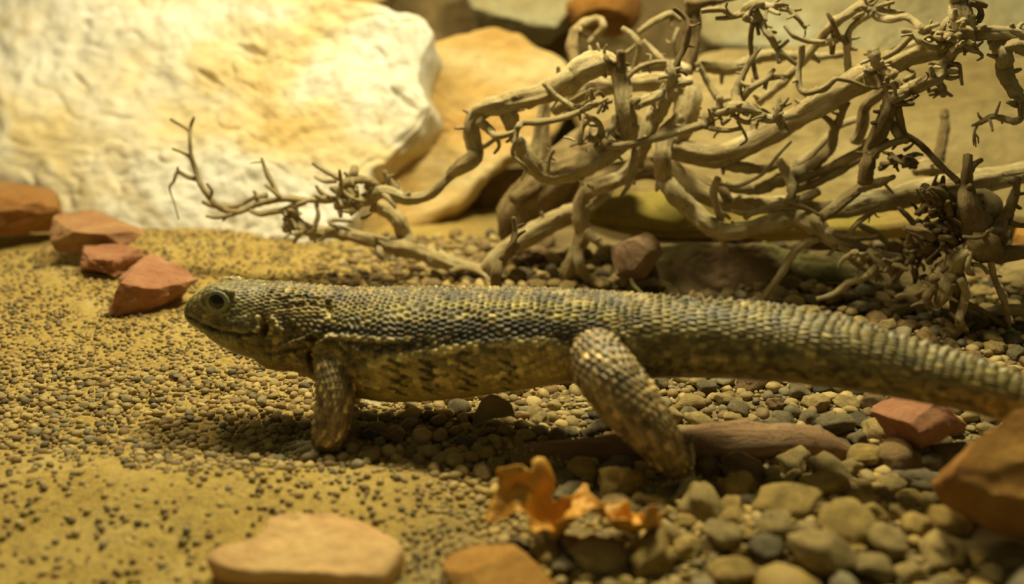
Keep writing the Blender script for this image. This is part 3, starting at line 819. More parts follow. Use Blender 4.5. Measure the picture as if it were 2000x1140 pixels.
clump(A, 1755, 312, 28, 18, 2.48, 18, 'brown', lmin=10, lmax=30, rr=(3, 6), bias=(0.5, 0.3))
br(A, [(1754, 208, 7), (1760, 240, 7), (1771, 278, 7)], 2.47, 2.46, 'brown', stubs=0)
br(A, [(1765, 262, 6), (1795, 280, 6), (1830, 316, 6), (1872, 356, 6)], 2.48, 2.40, 'brown', stubs=0)
br(A, [(1700, 300, 10), (1735, 282, 7), (1772, 272, 6)], 2.50, 2.47, stubs=2)
br(A, [(1745, 230, 8), (1752, 262, 9), (1775, 270, 6)], 2.50, 2.47, stubs=3)
br(A, [(1845, 214, 7), (1844, 245, 9), (1838, 290, 10), (1830, 320, 12)], 2.95, 2.92, 'brown', stubs=0)
br(A, [(1785, 330, 14), (1815, 325, 16), (1845, 335, 12)], 2.75, 2.75, stubs=3)
# star node and thin branches at upper right
clump(A, 1695, 14, 18, 14, 2.60, 9, lmax=26)
br(A, [(1712, 17, 6), (1740, 22, 5), (1766, 23, 3)], 2.58, 2.56, name='twig')
br(A, [(1712, 14, 5), (1730, 8, 5), (1746, 4, 4)], 2.58, 2.57, name='twig')
br(A, [(1702, 10, 4), (1712, -2, 4), (1718, -12, 3)], 2.58, 2.58, name='twig')
br(A, [(1702, 26, 7), (1720, 36, 6.5), (1745, 38, 6.5), (1768, 33, 7), (1786, 42, 7), (1800, 56, 7), (1818, 66, 8), (1845, 72, 9)], 2.58, 2.44, stubs=3)
br(A, [(1762, 60, 5), (1782, 64, 6), (1798, 80, 7), (1825, 90, 8), (1860, 88, 10), (1885, 86, 12)], 2.46, 2.42, stubs=5)
br(A, [(1716, 118, 5), (1752, 98, 6), (1780, 70, 6), (1802, 58, 5), (1834, 47, 4)], 2.50, 2.46, stubs=1)
br(A, [(1694, 28, 8), (1672, 45, 7), (1658, 62, 7), (1655, 86, 8), (1655, 115, 7), (1657, 152, 6)], 2.62, 2.64, stubs=3)
br(A, [(1655, 84, 6), (1638, 70, 5), (1627, 46, 5), (1616, 26, 3.5)], 2.62, 2.60, 'brown', name='twig')
br(A, [(1600, 86, 6), (1628, 80, 7), (1648, 72, 5)], 2.64, 2.62, name='twig')
br(A, [(1628, 50, 5), (1628, 80, 5), (1625, 105, 5)], 2.62, 2.64, 'brown', name='twig')
br(A, [(1716, 172, 3.5), (1690, 170, 4.5), (1660, 158, 4.5), (1632, 153, 4)], 2.48, 2.48, name='twig')
br(A, [(1600, 176, 6), (1618, 166, 6), (1632, 154, 5)], 2.50, 2.48, name='twig')
br(A, [(1704, 96, 12), (1710, 116, 11), (1722, 134, 10), (1748, 146, 9)], 2.50, 2.47, stubs=4)
br(A, [(1708, 148, 4), (1716, 158, 4), (1717, 172, 3)], 2.48, 2.47, name='twig')
br(A, [(1810, 142, 5), (1838, 134, 5), (1862, 126, 5), (1874, 128, 4.5), (1876, 146, 4), (1879, 166, 3)], 2.45, 2.42, name='twig', stubs=1)
br(A, [(1840, 148, 5), (1858, 153, 5), (1872, 150, 3)], 2.44, 2.43, name='twig')
clump(A, 1790, 150, 40, 14, 2.45, 9, lmax=24)
clump(A, 1740, 165, 20, 18, 2.45, 8, lmax=26)
clump(A, 1680, 500, 40, 16, 2.50, 14, lmin=16, lmax=44, rr=(3, 5.5), bias=(0.4, 0.5))
br(A, [(1640, 478, 8), (1662, 494, 8), (1684, 514, 5)], 2.52, 2.50, stubs=3)
br(A, [(1696, 490, 8), (1722, 510, 8), (1738, 530, 6), (1750, 552, 3)], 2.50, 2.46, stubs=3)
br(A, [(1598, 464, 8), (1566, 480, 8), (1545, 502, 7), (1524, 536, 7), (1490, 584, 7), (1480, 600, 7)], 2.56, 2.56, stubs=0)
br(A, [(1712, 520, 7), (1688, 542, 7), (1655, 554, 6.5), (1628, 574, 5.5), (1596, 584, 4)], 2.48, 2.46, stubs=1)
br(A, [(1628, 455, 6), (1655, 458, 6), (1672, 438, 5), (1690, 424, 5), (1716, 408, 3)], 2.52, 2.52, name='twig')
br(A, [(1660, 466, 5), (1690, 466, 5), (1715, 462, 4)], 2.54, 2.54, name='twig')
br(A, [(1680, 440, 6), (1710, 455, 7), (1735, 475, 5)], 2.62, 2.62, stubs=0)
# thick smooth brown root at the back
ROOT = empty('thick_root', P(1010, 470, 2.98))
tag(ROOT, 'thick smooth brown root bulging from the gravel behind the bleached tangle', 'driftwood')
br(ROOT, [(1000, 462, 26), (1006, 425, 38), (1030, 392, 45), (1070, 362, 48), (1105, 330, 46), (1140, 300, 42), (1190, 270, 36), (1250, 250, 30)], 2.98, 3.0, 'brown', name='trunk', stubs=0)
br(ROOT, [(1110, 380, 16), (1160, 355, 18), (1220, 335, 20), (1290, 330, 20), (1340, 350, 18), (1400, 375, 16)], 2.95, 2.92, 'brown', name='branch', stubs=0)
br(ROOT, [(1000, 390, 14), (1030, 370, 14), (1050, 350, 12)], 2.90, 2.93, 'brown', name='branch', stubs=0)
# hanging branch end
clump(HANG, 1880, 58, 28, 36, 2.41, 36, lmin=8, lmax=30, rr=(3, 7))
br(HANG, [(1868, -25, 16), (1872, 5, 18), (1878, 35, 22), (1884, 65, 22), (1888, 90, 14)], 2.42, 2.42, stubs=8)
br(HANG, [(1898, 66, 14), (1925, 64, 13), (1950, 64, 13), (1980, 68, 14), (2010, 78, 14), (2070, 90, 14)], 2.42, 2.38, stubs=4)
br(HANG, [(1938, 74, 12), (1956, 88, 17), (1962, 108, 15), (1960, 130, 14), (1966, 152, 14), (1980, 174, 13), (1993, 192, 11), (1998, 214, 8), (1994, 230, 6), (1980, 237, 6), (1958, 230, 5.5), (1936, 228, 5.5), (1916, 239, 5), (1899, 245, 2.5)], 2.40, 2.36, stubs=9)
br(HANG, [(1962, 95, 12), (1985, 88, 12), (2005, 100, 10), (2040, 110, 9)], 2.38, 2.36, stubs=5)
for q in ((1902, 284), (1906, 287), (1911, 280)):
    br(HANG, [(1911, 241, 2.5), (1903, 258, 2.2), (q[0] - 1, q[1] - 12, 1.8), (q[0], q[1], 1.2)], 2.37, 2.36, name='twig')
br(HANG, [(1998, 206, 7), (1985, 205, 6), (1968, 199, 4)], 2.37, 2.36, stubs=1)
br(HANG, [(1886, 86, 7), (1900, 98, 6), (1914, 104, 4), (1918, 112, 3), (1908, 118, 2)], 2.40, 2.39, stubs=1)
br(HANG, [(1892, 5, 6), (1910, 12, 5), (1918, 30, 5), (1912, 42, 4)], 2.40, 2.40, 'brown')
br(HANG, [(1890, -5, 6), (1910, 5, 6), (1926, 12, 5)], 2.41, 2.40, 'brown')
br(HANG, [(1840, 60, 5), (1850, 42, 8), (1858, 62, 10), (1872, 74, 10)], 2.42, 2.41, stubs=3)
# root stump
S = STUMP
br(S, [(1891, 302, 8), (1889, 330, 9), (1888, 360, 13), (1890, 392, 20), (1898, 425, 26), (1910, 455, 30), (1922, 480, 28), (1945, 495, 18), (2000, 492, 14), (2080, 488, 13)], 2.38, 2.34, 'brown', name='trunk', stubs=7)
br(S, [(1917, 312, 5), (1904, 320, 6), (1893, 332, 8)], 2.37, 2.38, 'brown', stubs=0)
br(S, [(1988, 346, 6), (1982, 376, 8), (1974, 402, 9), (1962, 430, 12), (1942, 458, 16)], 2.36, 2.36, 'brown', stubs=3)
br(S, [(1972, 434, 6), (1990, 440, 5), (2015, 440, 5)], 2.36, 2.34, 'brown', name='twig')
br(S, [(1905, 384, 14), (1926, 386, 15), (1940, 402, 15), (1941, 428, 15), (1928, 446, 14)], 2.42, 2.42, 'pale', stubs=2)
br(S, [(1966, 452, 8), (1962, 468, 8), (1950, 480, 6)], 2.40, 2.40, 'pale', stubs=1)
br(S, [(1880, 462, 4), (1905, 464, 4), (1932, 460, 3)], 2.32, 2.31, 'brown', name='twig')
br(S, [(1898, 482, 14), (1876, 502, 17), (1856, 526, 20), (1846, 548, 20), (1842, 575, 12), (1826, 600, 6)], 2.36, 2.36, 'pale', stubs=4)
br(S, [(1862, 538, 16), (1872, 560, 16), (1872, 590, 14), (1868, 620, 12), (1872, 660, 10)], 2.36, 2.38, 'brown', stubs=3)
br(S, [(1876, 545, 7), (1886, 570, 8), (1880, 600, 8), (1874, 625, 8), (1884, 648, 8), (1888, 665, 7), (1878, 672, 5)], 2.33, 2.33, 'pale', stubs=2)
br(S, [(1846, 552, 10), (1825, 565, 9), (1812, 578, 8), (1814, 602, 6)], 2.36, 2.35, 'brown', stubs=6)
br(S, [(1880, 590, 6), (1905, 600, 6), (1935, 618, 5), (1965, 640, 4)], 2.36, 2.36, 'brown', stubs=1)
br(S, [(1885, 612, 10), (1925, 610, 10), (1955, 605, 11), (2005, 606, 10), (2060, 606, 10)], 2.40, 2.38, 'pale', name='root', stubs=2)
br(S, [(1838, 622, 6), (1852, 632, 7), (1872, 650, 5)], 2.34, 2.32, 'pale', name='twig', stubs=2)
br(S, [(1936, 508, 6), (1940, 536, 6), (1952, 566, 6), (1964, 596, 6), (1972, 640, 4)], 2.34, 2.34, 'pale', stubs=1)
br(S, [(1896, 492, 6), (1890, 520, 5), (1894, 534, 5), (1904, 536, 3)], 2.33, 2.32, 'pale', stubs=1)
br(S, [(1900, 516, 5), (1918, 520, 5), (1930, 534, 4)], 2.34, 2.33, 'pale')
clump(S, 1835, 400, 36, 34, 2.42, 34, 'brown', lmin=14, lmax=46, rr=(3, 6.5), bias=(-0.4, -0.1))
clump(S, 1830, 470, 55, 26, 2.42, 34, 'brown', lmin=14, lmax=44, rr=(3, 8), bias=(-0.4, 0.1))
clump(S, 1770, 510, 45, 18, 2.44, 18, 'brown', lmin=14, lmax=40, rr=(3, 6), bias=(-0.2, 0.3))
clump(S, 1830, 545, 18, 34, 2.40, 16, 'brown', lmin=8, lmax=24, rr=(4, 8))
clump(S, 1870, 635, 34, 16, 2.36, 12, 'brown', lmin=12, lmax=36, rr=(3, 5))
br(S, [(1885, 440, 22), (1850, 445, 22), (1810, 460, 16), (1770, 480, 10)], 2.42, 2.44, 'brown', stubs=6)
br(S, [(1888, 400, 18), (1850, 395, 20), (1825, 385, 14), (1802, 360, 5)], 2.42, 2.42, 'brown', stubs=6)

# ------------------------------------------------------------------ lizard
LIZ = empty('lizard', P(900, 830, 1.9))
tag(LIZ, 'olive-brown scaly lizard with a pale flank stripe walking over the gravel', 'lizard')

def build_lizard():
    SH = -0.085                                   # how far it stands in front of the depths below
    P = lambda u, v, d: globals()['P'](u, v, d + SH)
    pxs = lambda u, v, d: globals()['pxs'](u, v, d + SH)
    gd = lambda u, v, lift=0.005: G(u, v, lift).y - SH
    sec = [(366, 606, 624), (374, 592, 634), (388, 575, 644), (410, 557, 656), (440, 547, 673), (478, 545, 690), (520, 549, 704), (560, 549, 717), (600, 553, 731), (645, 556, 750), (700, 559, 774), (760, 560, 785), (850, 559, 782), (950, 560, 770), (1050, 562, 756), (1120, 565, 746), (1200, 570, 742), (1280, 577, 739), (1400, 585, 739), (1500, 593, 745), (1600, 609, 755), (1700, 638, 769), (1800, 670, 786), (1900, 702, 806), (2000, 744, 836), (2120, 806, 884), (2260, 885, 940), (2400, 960, 990)]
    dep = lambda u: np.interp(u, [366, 600, 1000, 1250, 1500, 1800, 2000, 2260, 2400], [2.02, 1.98, 1.90, 1.83, 1.77, 1.67, 1.60, 1.52, 1.46])
    wid = lambda u: np.interp(u, [366, 388, 440, 500, 560, 640, 760, 950, 1120, 1280, 1500, 2000, 2400], [1.1, 0.98, 0.95, 1.0, 0.92, 0.95, 1.08, 1.12, 1.08, 1.05, 1.05, 1.0, 1.0])
    chains = []      # each: pts (n,3), radii (n), wfac (n), name
    pts, rad, wf, us = [], [], [], []
    for (u, t, b) in sec:
        d = float(dep(u)); m = (t + b) / 2
        pts.append(P(u, m, d)); rad.append((b - t) / 2 * pxs(u, m, d) * 0.985)
    p, r = catmull(pts, rad, 0.010)
    pu, _, _ = project(np.array(p))
    chains.append((np.array(p), np.array(r), wid(pu), 'body'))
    def limb(name, L, step=0.008):
        q = [P(u, v, d) for (u, v, d, w) in L]
        k = [w * pxs(u, v, d) for (u, v, d, w) in L]
        a, b = catmull(q, k, step)
        chains.append((np.array(a), np.array(b), np.ones(len(a)), name))
    limb('arm', [(652, 668, 1.96, 30), (650, 705, 1.89, 36), (654, 755, 1.85, 37), (652, 805, 1.83, 37), (643, 845, 1.82, 34), (634, 872, 1.83, 24), (622, 880, 1.835, 15)])
    for e in [(u, v, gd(u, v)) for u, v in ((556, 868), (552, 878), (564, 890), (600, 900), (606, 862))]:
        limb('toe', [(628, 878, 1.835, 13), ((628 + e[0]) / 2, (872 + e[1]) / 2 - 3, (1.835 + e[2]) / 2, 8), (e[0], e[1], e[2], 4)], 0.006)
    limb('arm', [(655, 690, 1.98, 30), (672, 740, 2.04, 26), (690, 778, 2.06, 18), (706, 788, 2.06, 12)])
    for e in [(u, v, gd(u, v)) for u, v in ((776, 783), (768, 791), (752, 799), (740, 776))]:
        limb('toe', [(702, 787, 2.06, 11), ((704 + e[0]) / 2, (784 + e[1]) / 2, (2.06 + e[2]) / 2, 7), (e[0], e[1], e[2], 4)], 0.006)
    limb('leg', [(1185, 660, 1.88, 42), (1168, 690, 1.79, 58), (1190, 735, 1.735, 62), (1232, 790, 1.70, 60), (1272, 840, 1.68, 50), (1302, 882, 1.685, 38), (1326, 915, 1.70, 25), (1340, 938, 1.70, 18)])
    for e, w in [((u, v, gd(u, v, 0.030)), w) for u, v, w in ((1286, 952, 8), (1318, 976, 8), (1356, 980, 8), (1392, 962, 7))] + [((1350, 864, 1.72), 8)]:
        limb('toe', [(1338, 932, 1.70, 15), ((1338 + e[0]) / 2 + (6 if w == 8 else 4), (930 + e[1]) / 2, (1.70 + e[2]) / 2, 9), (e[0], e[1], e[2], 4.5)], 0.006)
    limb('leg', [(1185, 680, 1.90, 46), (1205, 740, 1.98, 34), (1205, 785, 2.02, 18), (1192, 800, 2.03, 13)])
    for e in [(u, v, gd(u, v)) for u, v in ((1120, 776), (1122, 790), (1130, 805), (1150, 768))]:
        limb('toe', [(1196, 798, 2.03, 12), ((1192 + e[0]) / 2, (794 + e[1]) / 2, (2.03 + e[2]) / 2, 8), (e[0], e[1], e[2], 4)], 0.006)
    # source solid
    co, fs = [], []
    frames = []
    for (cp, cr, cw, nm) in chains:
        ns = 48 if nm == 'body' else 20 if nm != 'toe' else 10
        n = len(cp)
        T = np.gradient(cp, axis=0); T /= np.linalg.norm(T, axis=1)[:, None]
        up = np.array([0, 0, 1.0]) if nm == 'body' else np.array([-0.3, -0.6, 0.75])
        N = up[None] - T * (T @ up)[:, None]; N /= np.linalg.norm(N, axis=1)[:, None]
        B = np.cross(T, N)
        frames.append((T, N, B))
        base = len(co)
        a = np.linspace(0, 2 * np.pi, ns, endpoint=False)
        for i in range(n):
            for x in a:
                c, s = math.cos(x), math.sin(x)
                if nm == 'body':
                    hd = float(sm(560, 480, pu[i]))
                    e = 2.0 + 0.35 * hd
                    f = (abs(c) ** e + abs(s) ** e) ** (-1 / e)
                    c *= f; s *= f
                co.append(cp[i] + N[i] * (c * cr[i]) + B[i] * (s * cr[i] * cw[i]))
        for f in grid_faces(n, ns, True) + base:
            fs.append(tuple(f))
        co.append(cp[0] - T[0] * cr[0] * (0.55 if nm == 'body' else 0.3)); co.append(cp[-1] + T[-1] * cr[-1] * 0.4)
        k = len(co)
        for j in range(ns):
            fs.append((k - 2, base + (j + 1) % ns, base + j))
            fs.append((k - 1, base + (n - 1) * ns + j, base + (n - 1) * ns + (j + 1) % ns))
    # brow and cheek bulges
    def ball(c, r, sq=(1, 1, 1)):
        base = len(co)
        bm = bmesh.new(); bmesh.ops.create_icosphere(bm, subdivisions=3, radius=r)
        for v in bm.verts: co.append(np.array(c) + np.array(v.co) * np.array(sq))
        for f in bm.faces: fs.append(tuple(base + v.index for v in f.verts))
        bm.free()
    he = P(428, 588, 1.955)
    ball(he, 0.034, (1.1, 0.6, 0.95))
    cyh = P(428, 610, 2.010).y
    hf = Vector((he.x, 2 * cyh - he.y - 0.012, he.z - 0.012)); ball(hf, 0.034, (1.1, 0.6, 0.95))
    ball(P(485, 640, 1.945), 0.05, (1.1, 0.6, 0.85))
    ball(P(560, 690, 1.945), 0.045, (1.5, 0.7, 0.8))
    me = bpy.data.meshes.new('body')
    me.from_pydata([tuple(c) for c in co], [], fs)
    o = bpy.data.objects.new('body', me); C.objects.link(o)
    md = o.modifiers.new('r', 'REMESH'); md.mode = 'VOXEL'; md.voxel_size = 0.0021; md.adaptivity = 0
    dg = bpy.context.evaluated_depsgraph_get()
    ev = o.evaluated_get(dg)
    m2 = bpy.data.meshes.new_from_object(ev)
    bpy.data.objects.remove(o)
    nv = len(m2.vertices)
    V = np.empty(nv * 3, np.float32); m2.vertices.foreach_get('co', V); V = V.reshape(-1, 3).astype(float)
    E = np.empty(len(m2.edges) * 2, np.int32); m2.edges.foreach_get('vertices', E); E = E.reshape(-1, 2)
    deg = np.bincount(E.ravel(), minlength=nv).astype(float)
    def smooth(X, it):
        for _ in range(it):
            S_ = np.zeros_like(X)
            for k in range(X.shape[1]):
                S_[:, k] = np.bincount(E[:, 0], X[E[:, 1], k], nv) + np.bincount(E[:, 1], X[E[:, 0], k], nv)
            X = 0.5 * X + 0.5 * S_ / deg[:, None]
        return X
    # blend joints more than the rest
    V = smooth(V, 6)
    # nearest chain
    best = np.full(nv, 1e9); cid = np.zeros(nv, int); S1 = np.zeros(nv); PH = np.zeros(nv); RR = np.ones(nv); SGN = np.ones(nv)
    for ci, ((cp, cr, cw, nm), (T, N, B)) in enumerate(zip(chains, frames)):
        arc = np.concatenate([[0], np.cumsum(np.linalg.norm(np.diff(cp, axis=0), axis=1))])
        lo = cp.min(0) - 0.17; hi = cp.max(0) + 0.17
        idx = np.where(((V > lo) & (V < hi)).all(1))[0]
        for ch in np.array_split(idx, max(1, len(idx) // 20000)):
            d2 = ((V[ch][:, None, :] - cp[None]) ** 2).sum(2)
            j = d2.argmin(1)
            off = V[ch] - cp[j]
            al = (off * T[j]).sum(1)
            y = (off * N[j]).sum(1); x = (off * B[j]).sum(1) / cw[j]
            q = np.hypot(x, y) - cr[j]
            if nm in ('arm', 'leg'):
                q = q + 0.05 * (j < 4) + 0.02 * (j < 8)
            up_ = q < best[ch]
            k = ch[up_]
            best[k] = q[up_]; cid[k] = ci
            S1[k] = (arc[j] + al)[up_]
            PH[k] = np.arctan2(x, y)[up_]
            RR[k] = cr[j][up_]
    kind = np.array([{'body': 0, 'arm': 1, 'leg': 1, 'toe': 2}[c[3]] for c in chains])[cid]
    body = kind == 0
    # distance-to-other chain smoothing near joints
    Vs = smooth(V, 14)
    jn = np.zeros(nv)
    diff = cid[E[:, 0]] != cid[E[:, 1]]
    jn[E[diff].ravel()] = 1
    J = smooth(jn[:, None], 16)[:, 0]
    w = np.clip(J * 6, 0, 1)[:, None]
    V = V * (1 - w) + Vs * w
    m2.vertices.foreach_set('co', V.astype(np.float32).ravel()); m2.update()
    Nn = np.empty(nv * 3, np.float32); m2.vertices.foreach_get('normal', Nn); Nn = Nn.reshape(-1, 3).astype(float)
    U, VV, _ = project(V)
    bodyU = np.interp(S1, np.concatenate([[0], np.cumsum(np.linalg.norm(np.diff(chains[0][0], axis=0), axis=1))]), pu)
    aph = np.abs(PH) / np.pi                     # 0 back ... 1 belly
    # ---- scales
    def cells(s, ph, ls, nring):
        a = s / ls
        row = np.floor(a)
        bb = ph / (2 * np.pi) * nring + 0.5 * (row % 2)
        col = np.floor(bb)
        return a - row, bb - col - 0.5, row, col % nring
    head = sm(545, 500, bodyU) * body
    tail = sm(1180, 1320, bodyU) * body
    belly = sm(0.60, 0.74, aph) * body
    nring = np.where(body, 60.0, np.maximum(8, np.round(2 * np.pi * 0.045 / 0.011)))
    nring = np.where(kind == 2, 7, nring)
    nring = np.where(tail > 0.5, 46, nring)
    ls = np.where(body, 0.0138, 0.0125)
    ls = np.where(tail > 0.5, 0.0160, ls)
    ls = np.where(head > 0.5, 0.0105, ls)
    ls = np.where(kind == 2, 0.008, ls)
    w1 = np.array([fbm(p_, 18, 2, 2.0) for p_ in V]); w2 = np.array([fbm(p_, 18, 2, 9.0) for p_ in V])
    fa, fb, row, col = cells(S1 + 10 + (0.006 + 0.006 * tail) * w1 + 0.0012 * np.sin(PH * 31), PH + 7 + 0.10 * w2, ls, nring)
    hsh = np.modf(np.abs(np.sin(row * 12.9898 + col * 78.233 + cid * 3.7) * 43758.5453))[0]
    hs2 = np.modf(np.abs(np.sin(row * 39.346 + col * 11.135 + 1.7) * 24634.6345))[0]
    shape = np.clip(1 - (2 * np.abs(fb)) ** 2.2, 0, 1) * np.clip((1.02 - fa) / 0.14, 0, 1)
    h = shape * (0.25 + 0.75 * fa) + 0.55 * np.exp(-(fb / 0.13) ** 2) * fa * np.clip((1.02 - fa) / 0.1, 0, 1)
    amp = np.where(body, 0.0042, 0.0036) * (0.7 + 0.6 * hsh)
    amp = amp * (1 - 0.8 * belly) * (1 - 0.5 * head) * (1 + 0.35 * tail * sm(0.35, 0.0, aph) - 0.35 * tail * sm(0.2, 0.45, aph))
    amp = amp * (1 - 0.3 * tail * sm(0.06, 0.14, aph))
    amp = np.where(kind == 2, 0.0012, amp)
    disp = amp * (h - 0.3)
    # crest down the back and tail
    crest = np.exp(-(aph * np.pi * RR / 0.007) ** 2) * body * sm(560, 700, bodyU)
    saw = np.modf((S1 + 10) / 0.0175)[0]
    disp += crest * saw * (0.003 + 0.005 * tail)
    # ---- colours
    nz = lambda s, sd, oc=3: np.array([fbm(p_, s, oc, sd) for p_ in V])
    n1 = nz(22, 1.0, 2); n2 = nz(60, 5.0, 2)
    col3 = np.empty((nv, 3))
    def lerp(m, c):
        m = np.clip(m, 0, 1)[:, None]
        return col3 * (1 - m) + np.array(c)[None] * m
    col3[:] = (0.15, 0.122, 0.05)
    col3 = lerp(sm(-0.2, 0.5, n1) * 0.8, (0.26, 0.22, 0.09))
    col3 = lerp(sm(0.1, 0.5, n2 - n1 * 0.5) * 0.75 * (1 - belly), (0.035, 0.030, 0.012))
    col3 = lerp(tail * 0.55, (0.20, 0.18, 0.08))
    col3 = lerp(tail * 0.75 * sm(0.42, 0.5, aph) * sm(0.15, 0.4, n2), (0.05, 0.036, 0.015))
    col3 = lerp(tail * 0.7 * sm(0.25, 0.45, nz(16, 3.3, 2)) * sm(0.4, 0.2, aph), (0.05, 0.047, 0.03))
    col3 = lerp(head * 0.65, (0.17, 0.165, 0.085))
    col3 = lerp(belly * sm(700, 780, bodyU) * (1 - sm(1060, 1150, bodyU)) * 0.9, (0.46, 0.41, 0.17))
    col3 = lerp((kind == 1) * 0.7, (0.27, 0.215, 0.12))
    col3 = lerp((kind == 2) * 0.9, (0.36, 0.32, 0.19))
    # painted marks, laid on the skin
    bvh = BVHTree.FromPolygons([tuple(v) for v in V], [tuple(p_.vertices) for p_ in m2.polygons])
    org = Vector((0, 0, CAM_H))
    def hit(u, v):
        loc, nrm, i, dist = bvh.ray_cast(org, ray(u, v).normalized())
        return loc
    def stroke(px, width, col=None, k=1.0, dz=0.0, ragged=0.0, soft=0.4, mask=None):
        nonlocal col3, disp
        q = []
        for a, b in zip(px, px[1:]):
            n = max(1, int(math.hypot(b[0] - a[0], b[1] - a[1]) / 4))
            for i in range(n):
                h_ = hit(a[0] + (b[0] - a[0]) * i / n, a[1] + (b[1] - a[1]) * i / n)
                if h_: q.append(h_)
        h_ = hit(*px[-1])
        if h_: q.append(h_)
        if not q: return
        q = np.array(q); wd = width * 0.001
        idx = np.where(((V > q.min(0) - 3 * wd) & (V < q.max(0) + 3 * wd)).all(1))[0]
        if not len(idx): return
        dm = np.full(len(idx), 1e9)
        for c_ in np.array_split(np.arange(len(q)), max(1, len(q) // 20)):
            dm = np.minimum(dm, np.sqrt(((V[idx][:, None] - q[c_][None]) ** 2).sum(2)).min(1))
        dm = dm + ragged * wd * (n2[idx] + 0.8 * (hsh[idx] - 0.5))
        mk = sm(wd * (1 + soft), wd * (1 - soft), dm) * k
        if mask is not None: mk = mk * mask[idx]
        if col is not None:
            mk3 = mk[:, None]
            col3[idx] = col3[idx] * (1 - mk3) + np.array(col)[None] * mk3
        disp[idx] += dz * mk
    onb = body.astype(float)
    cream = (0.46, 0.41, 0.20); dk = (0.018, 0.016, 0.008); gold = (0.30, 0.29, 0.11)
    stroke([(725, 748), (800, 745), (900, 733), (1000, 720), (1080, 712)], 34, (0.42, 0.36, 0.15), 0.92, ragged=0.3, soft=0.5, mask=onb)
    stroke([(660, 640), (760, 648), (880, 640), (1000, 640), (1140, 642)], 26, dk, 0.80, ragged=1.2, mask=onb)
    stroke([(640, 612), (740, 600), (860, 596), (1000, 594), (1120, 598), (1210, 606)], 9, gold, 0.75, ragged=1.0, mask=onb)
    stroke([(650, 628), (760, 622), (900, 617), (1060, 618), (1200, 622)], 5, gold, 0.6, ragged=1.4, mask=onb)
    stroke([(660, 582), (800, 574), (960, 574), (1160, 584)], 7, dk, 0.6, ragged=1.6, mask=onb)
    stroke([(640, 655), (700, 660), (760, 664), (800, 662)], 5, cream, 0.7, 0.004, 0.8, mask=onb)
    stroke([(705, 722), (735, 706), (790, 697), (860, 686), (930, 674), (1000, 669), (1075, 672), (1105, 682)], 9.5, cream, 0.95, 0.003, 0.5, mask=onb)
    stroke([(800, 676), (900, 664), (1000, 658)], 6, dk, 0.8, ragged=1.2, mask=onb)
    for x0, k0 in ((775, 0), (832, 6), (908, -6), (990, 2)):
        for i, vv in enumerate(range(706, 774, 9)):
            if x0 > 880 and vv > 762: continue
            off = (8 if i % 2 else -5) + k0 * 0.3 + (vv - 706) * (0.12 if x0 > 820 else 0.02)
            stroke([(x0 - 9 + off, vv - 3), (x0 + 9 + off, vv + 2)], 3.6, dk, 0.9, ragged=0.6, mask=onb)
    # folds of the neck and the mouth
    stroke([(366, 618), (395, 634), (430, 648), (470, 655), (500, 652)], 3.0, None, 1.0, -0.010)
    stroke([(372, 612), (400, 627), (440, 641), (480, 647)], 4.5, (0.22, 0.20, 0.10), 0.6, 0.002, 0.5)
    stroke([(370, 626), (400, 643), (440, 660), (490, 668)], 4.5, (0.22, 0.195, 0.09), 0.6, 0.002, 0.5)
    stroke([(532, 622), (545, 640), (552, 645)], 5, None, 1.0, 0.006)
    stroke([(512, 628), (518, 640), (514, 650)], 6.0, None, 1.0, -0.020)
    for q in ((503, 620), (506, 629), (503, 638), (497, 644)):
        stroke([q, (q[0] + 3, q[1] + 1)], 3.8, (0.52, 0.50, 0.34), 0.95, 0.005)
    stroke([(545, 676), (575, 668), (600, 660), (618, 650)], 5, None, 1.0, 0.010)
    stroke([(548, 686), (580, 679), (606, 672)], 5, None, 1.0, -0.009)
    stroke([(612, 660), (604, 690), (606, 715), (612, 728)], 6, None, 1.0, -0.014)
    stroke([(650, 660), (625, 672), (617, 690)], 6, None, 1.0, 0.010)
    stroke([(672, 690), (690, 710), (700, 735)], 5, None, 1.0, -0.009, mask=onb)
    stroke([(700, 682), (690, 700), (672, 716)], 5, None, 1.0, 0.006, mask=onb)
    stroke([(560, 600), (600, 592), (640, 600)], 4, None, 1.0, -0.005, 0.8)
    stroke([(545, 585), (590, 578), (640, 588)], 3, None, 1.0, -0.004, 0.8)
    stroke([(640, 590), (645, 612)], 5, None, 1.0, -0.007, 0.5)
    stroke([(472, 562), (484, 570), (476, 580)], 4, dk, 0.8, ragged=1.0)
    stroke([(486, 559), (480, 572)], 3, dk, 0.8, ragged=1.0)
    stroke([(400, 600), (432, 614), (462, 606)], 5, (0.20, 0.23, 0.15), 0.7, 0.003, 0.5)
    stroke([(450, 622), (480, 618)], 12, (0.20, 0.22, 0.14), 0.55, 0.0, 1.0)
    stroke([(402, 580), (425, 566), (452, 572)], 5, None, 1.0, 0.007)
    stroke([(1215, 648), (1236, 672), (1250, 705), (1258, 745)], 4.5, (0.30, 0.27, 0.14), 0.7, 0.003, 0.5)
    stroke([(1345, 862), (1352, 895), (1354, 935)], 4, (0.36, 0.32, 0.19), 0.8, 0.003, 0.5)
    # every scale its own tone
    tone = 0.55 + 0.95 * hsh
    tone = np.where(hs2 > 0.88, tone * 1.75, tone)
    tone = np.where((hs2 < 0.14) & (tail < 0.5), tone * 0.55, tone)
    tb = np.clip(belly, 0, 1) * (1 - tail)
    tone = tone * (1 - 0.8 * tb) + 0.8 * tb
    tone = np.where(kind == 2, 0.9 + 0.2 * hsh, tone)
    tone = np.where((kind == 1) & (hs2 > 0.80), tone * 1.35, tone)
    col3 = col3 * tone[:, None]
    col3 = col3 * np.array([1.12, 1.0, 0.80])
    V2 = V + Nn * disp[:, None]
    m2.vertices.foreach_set('co', V2.astype(np.float32).ravel())
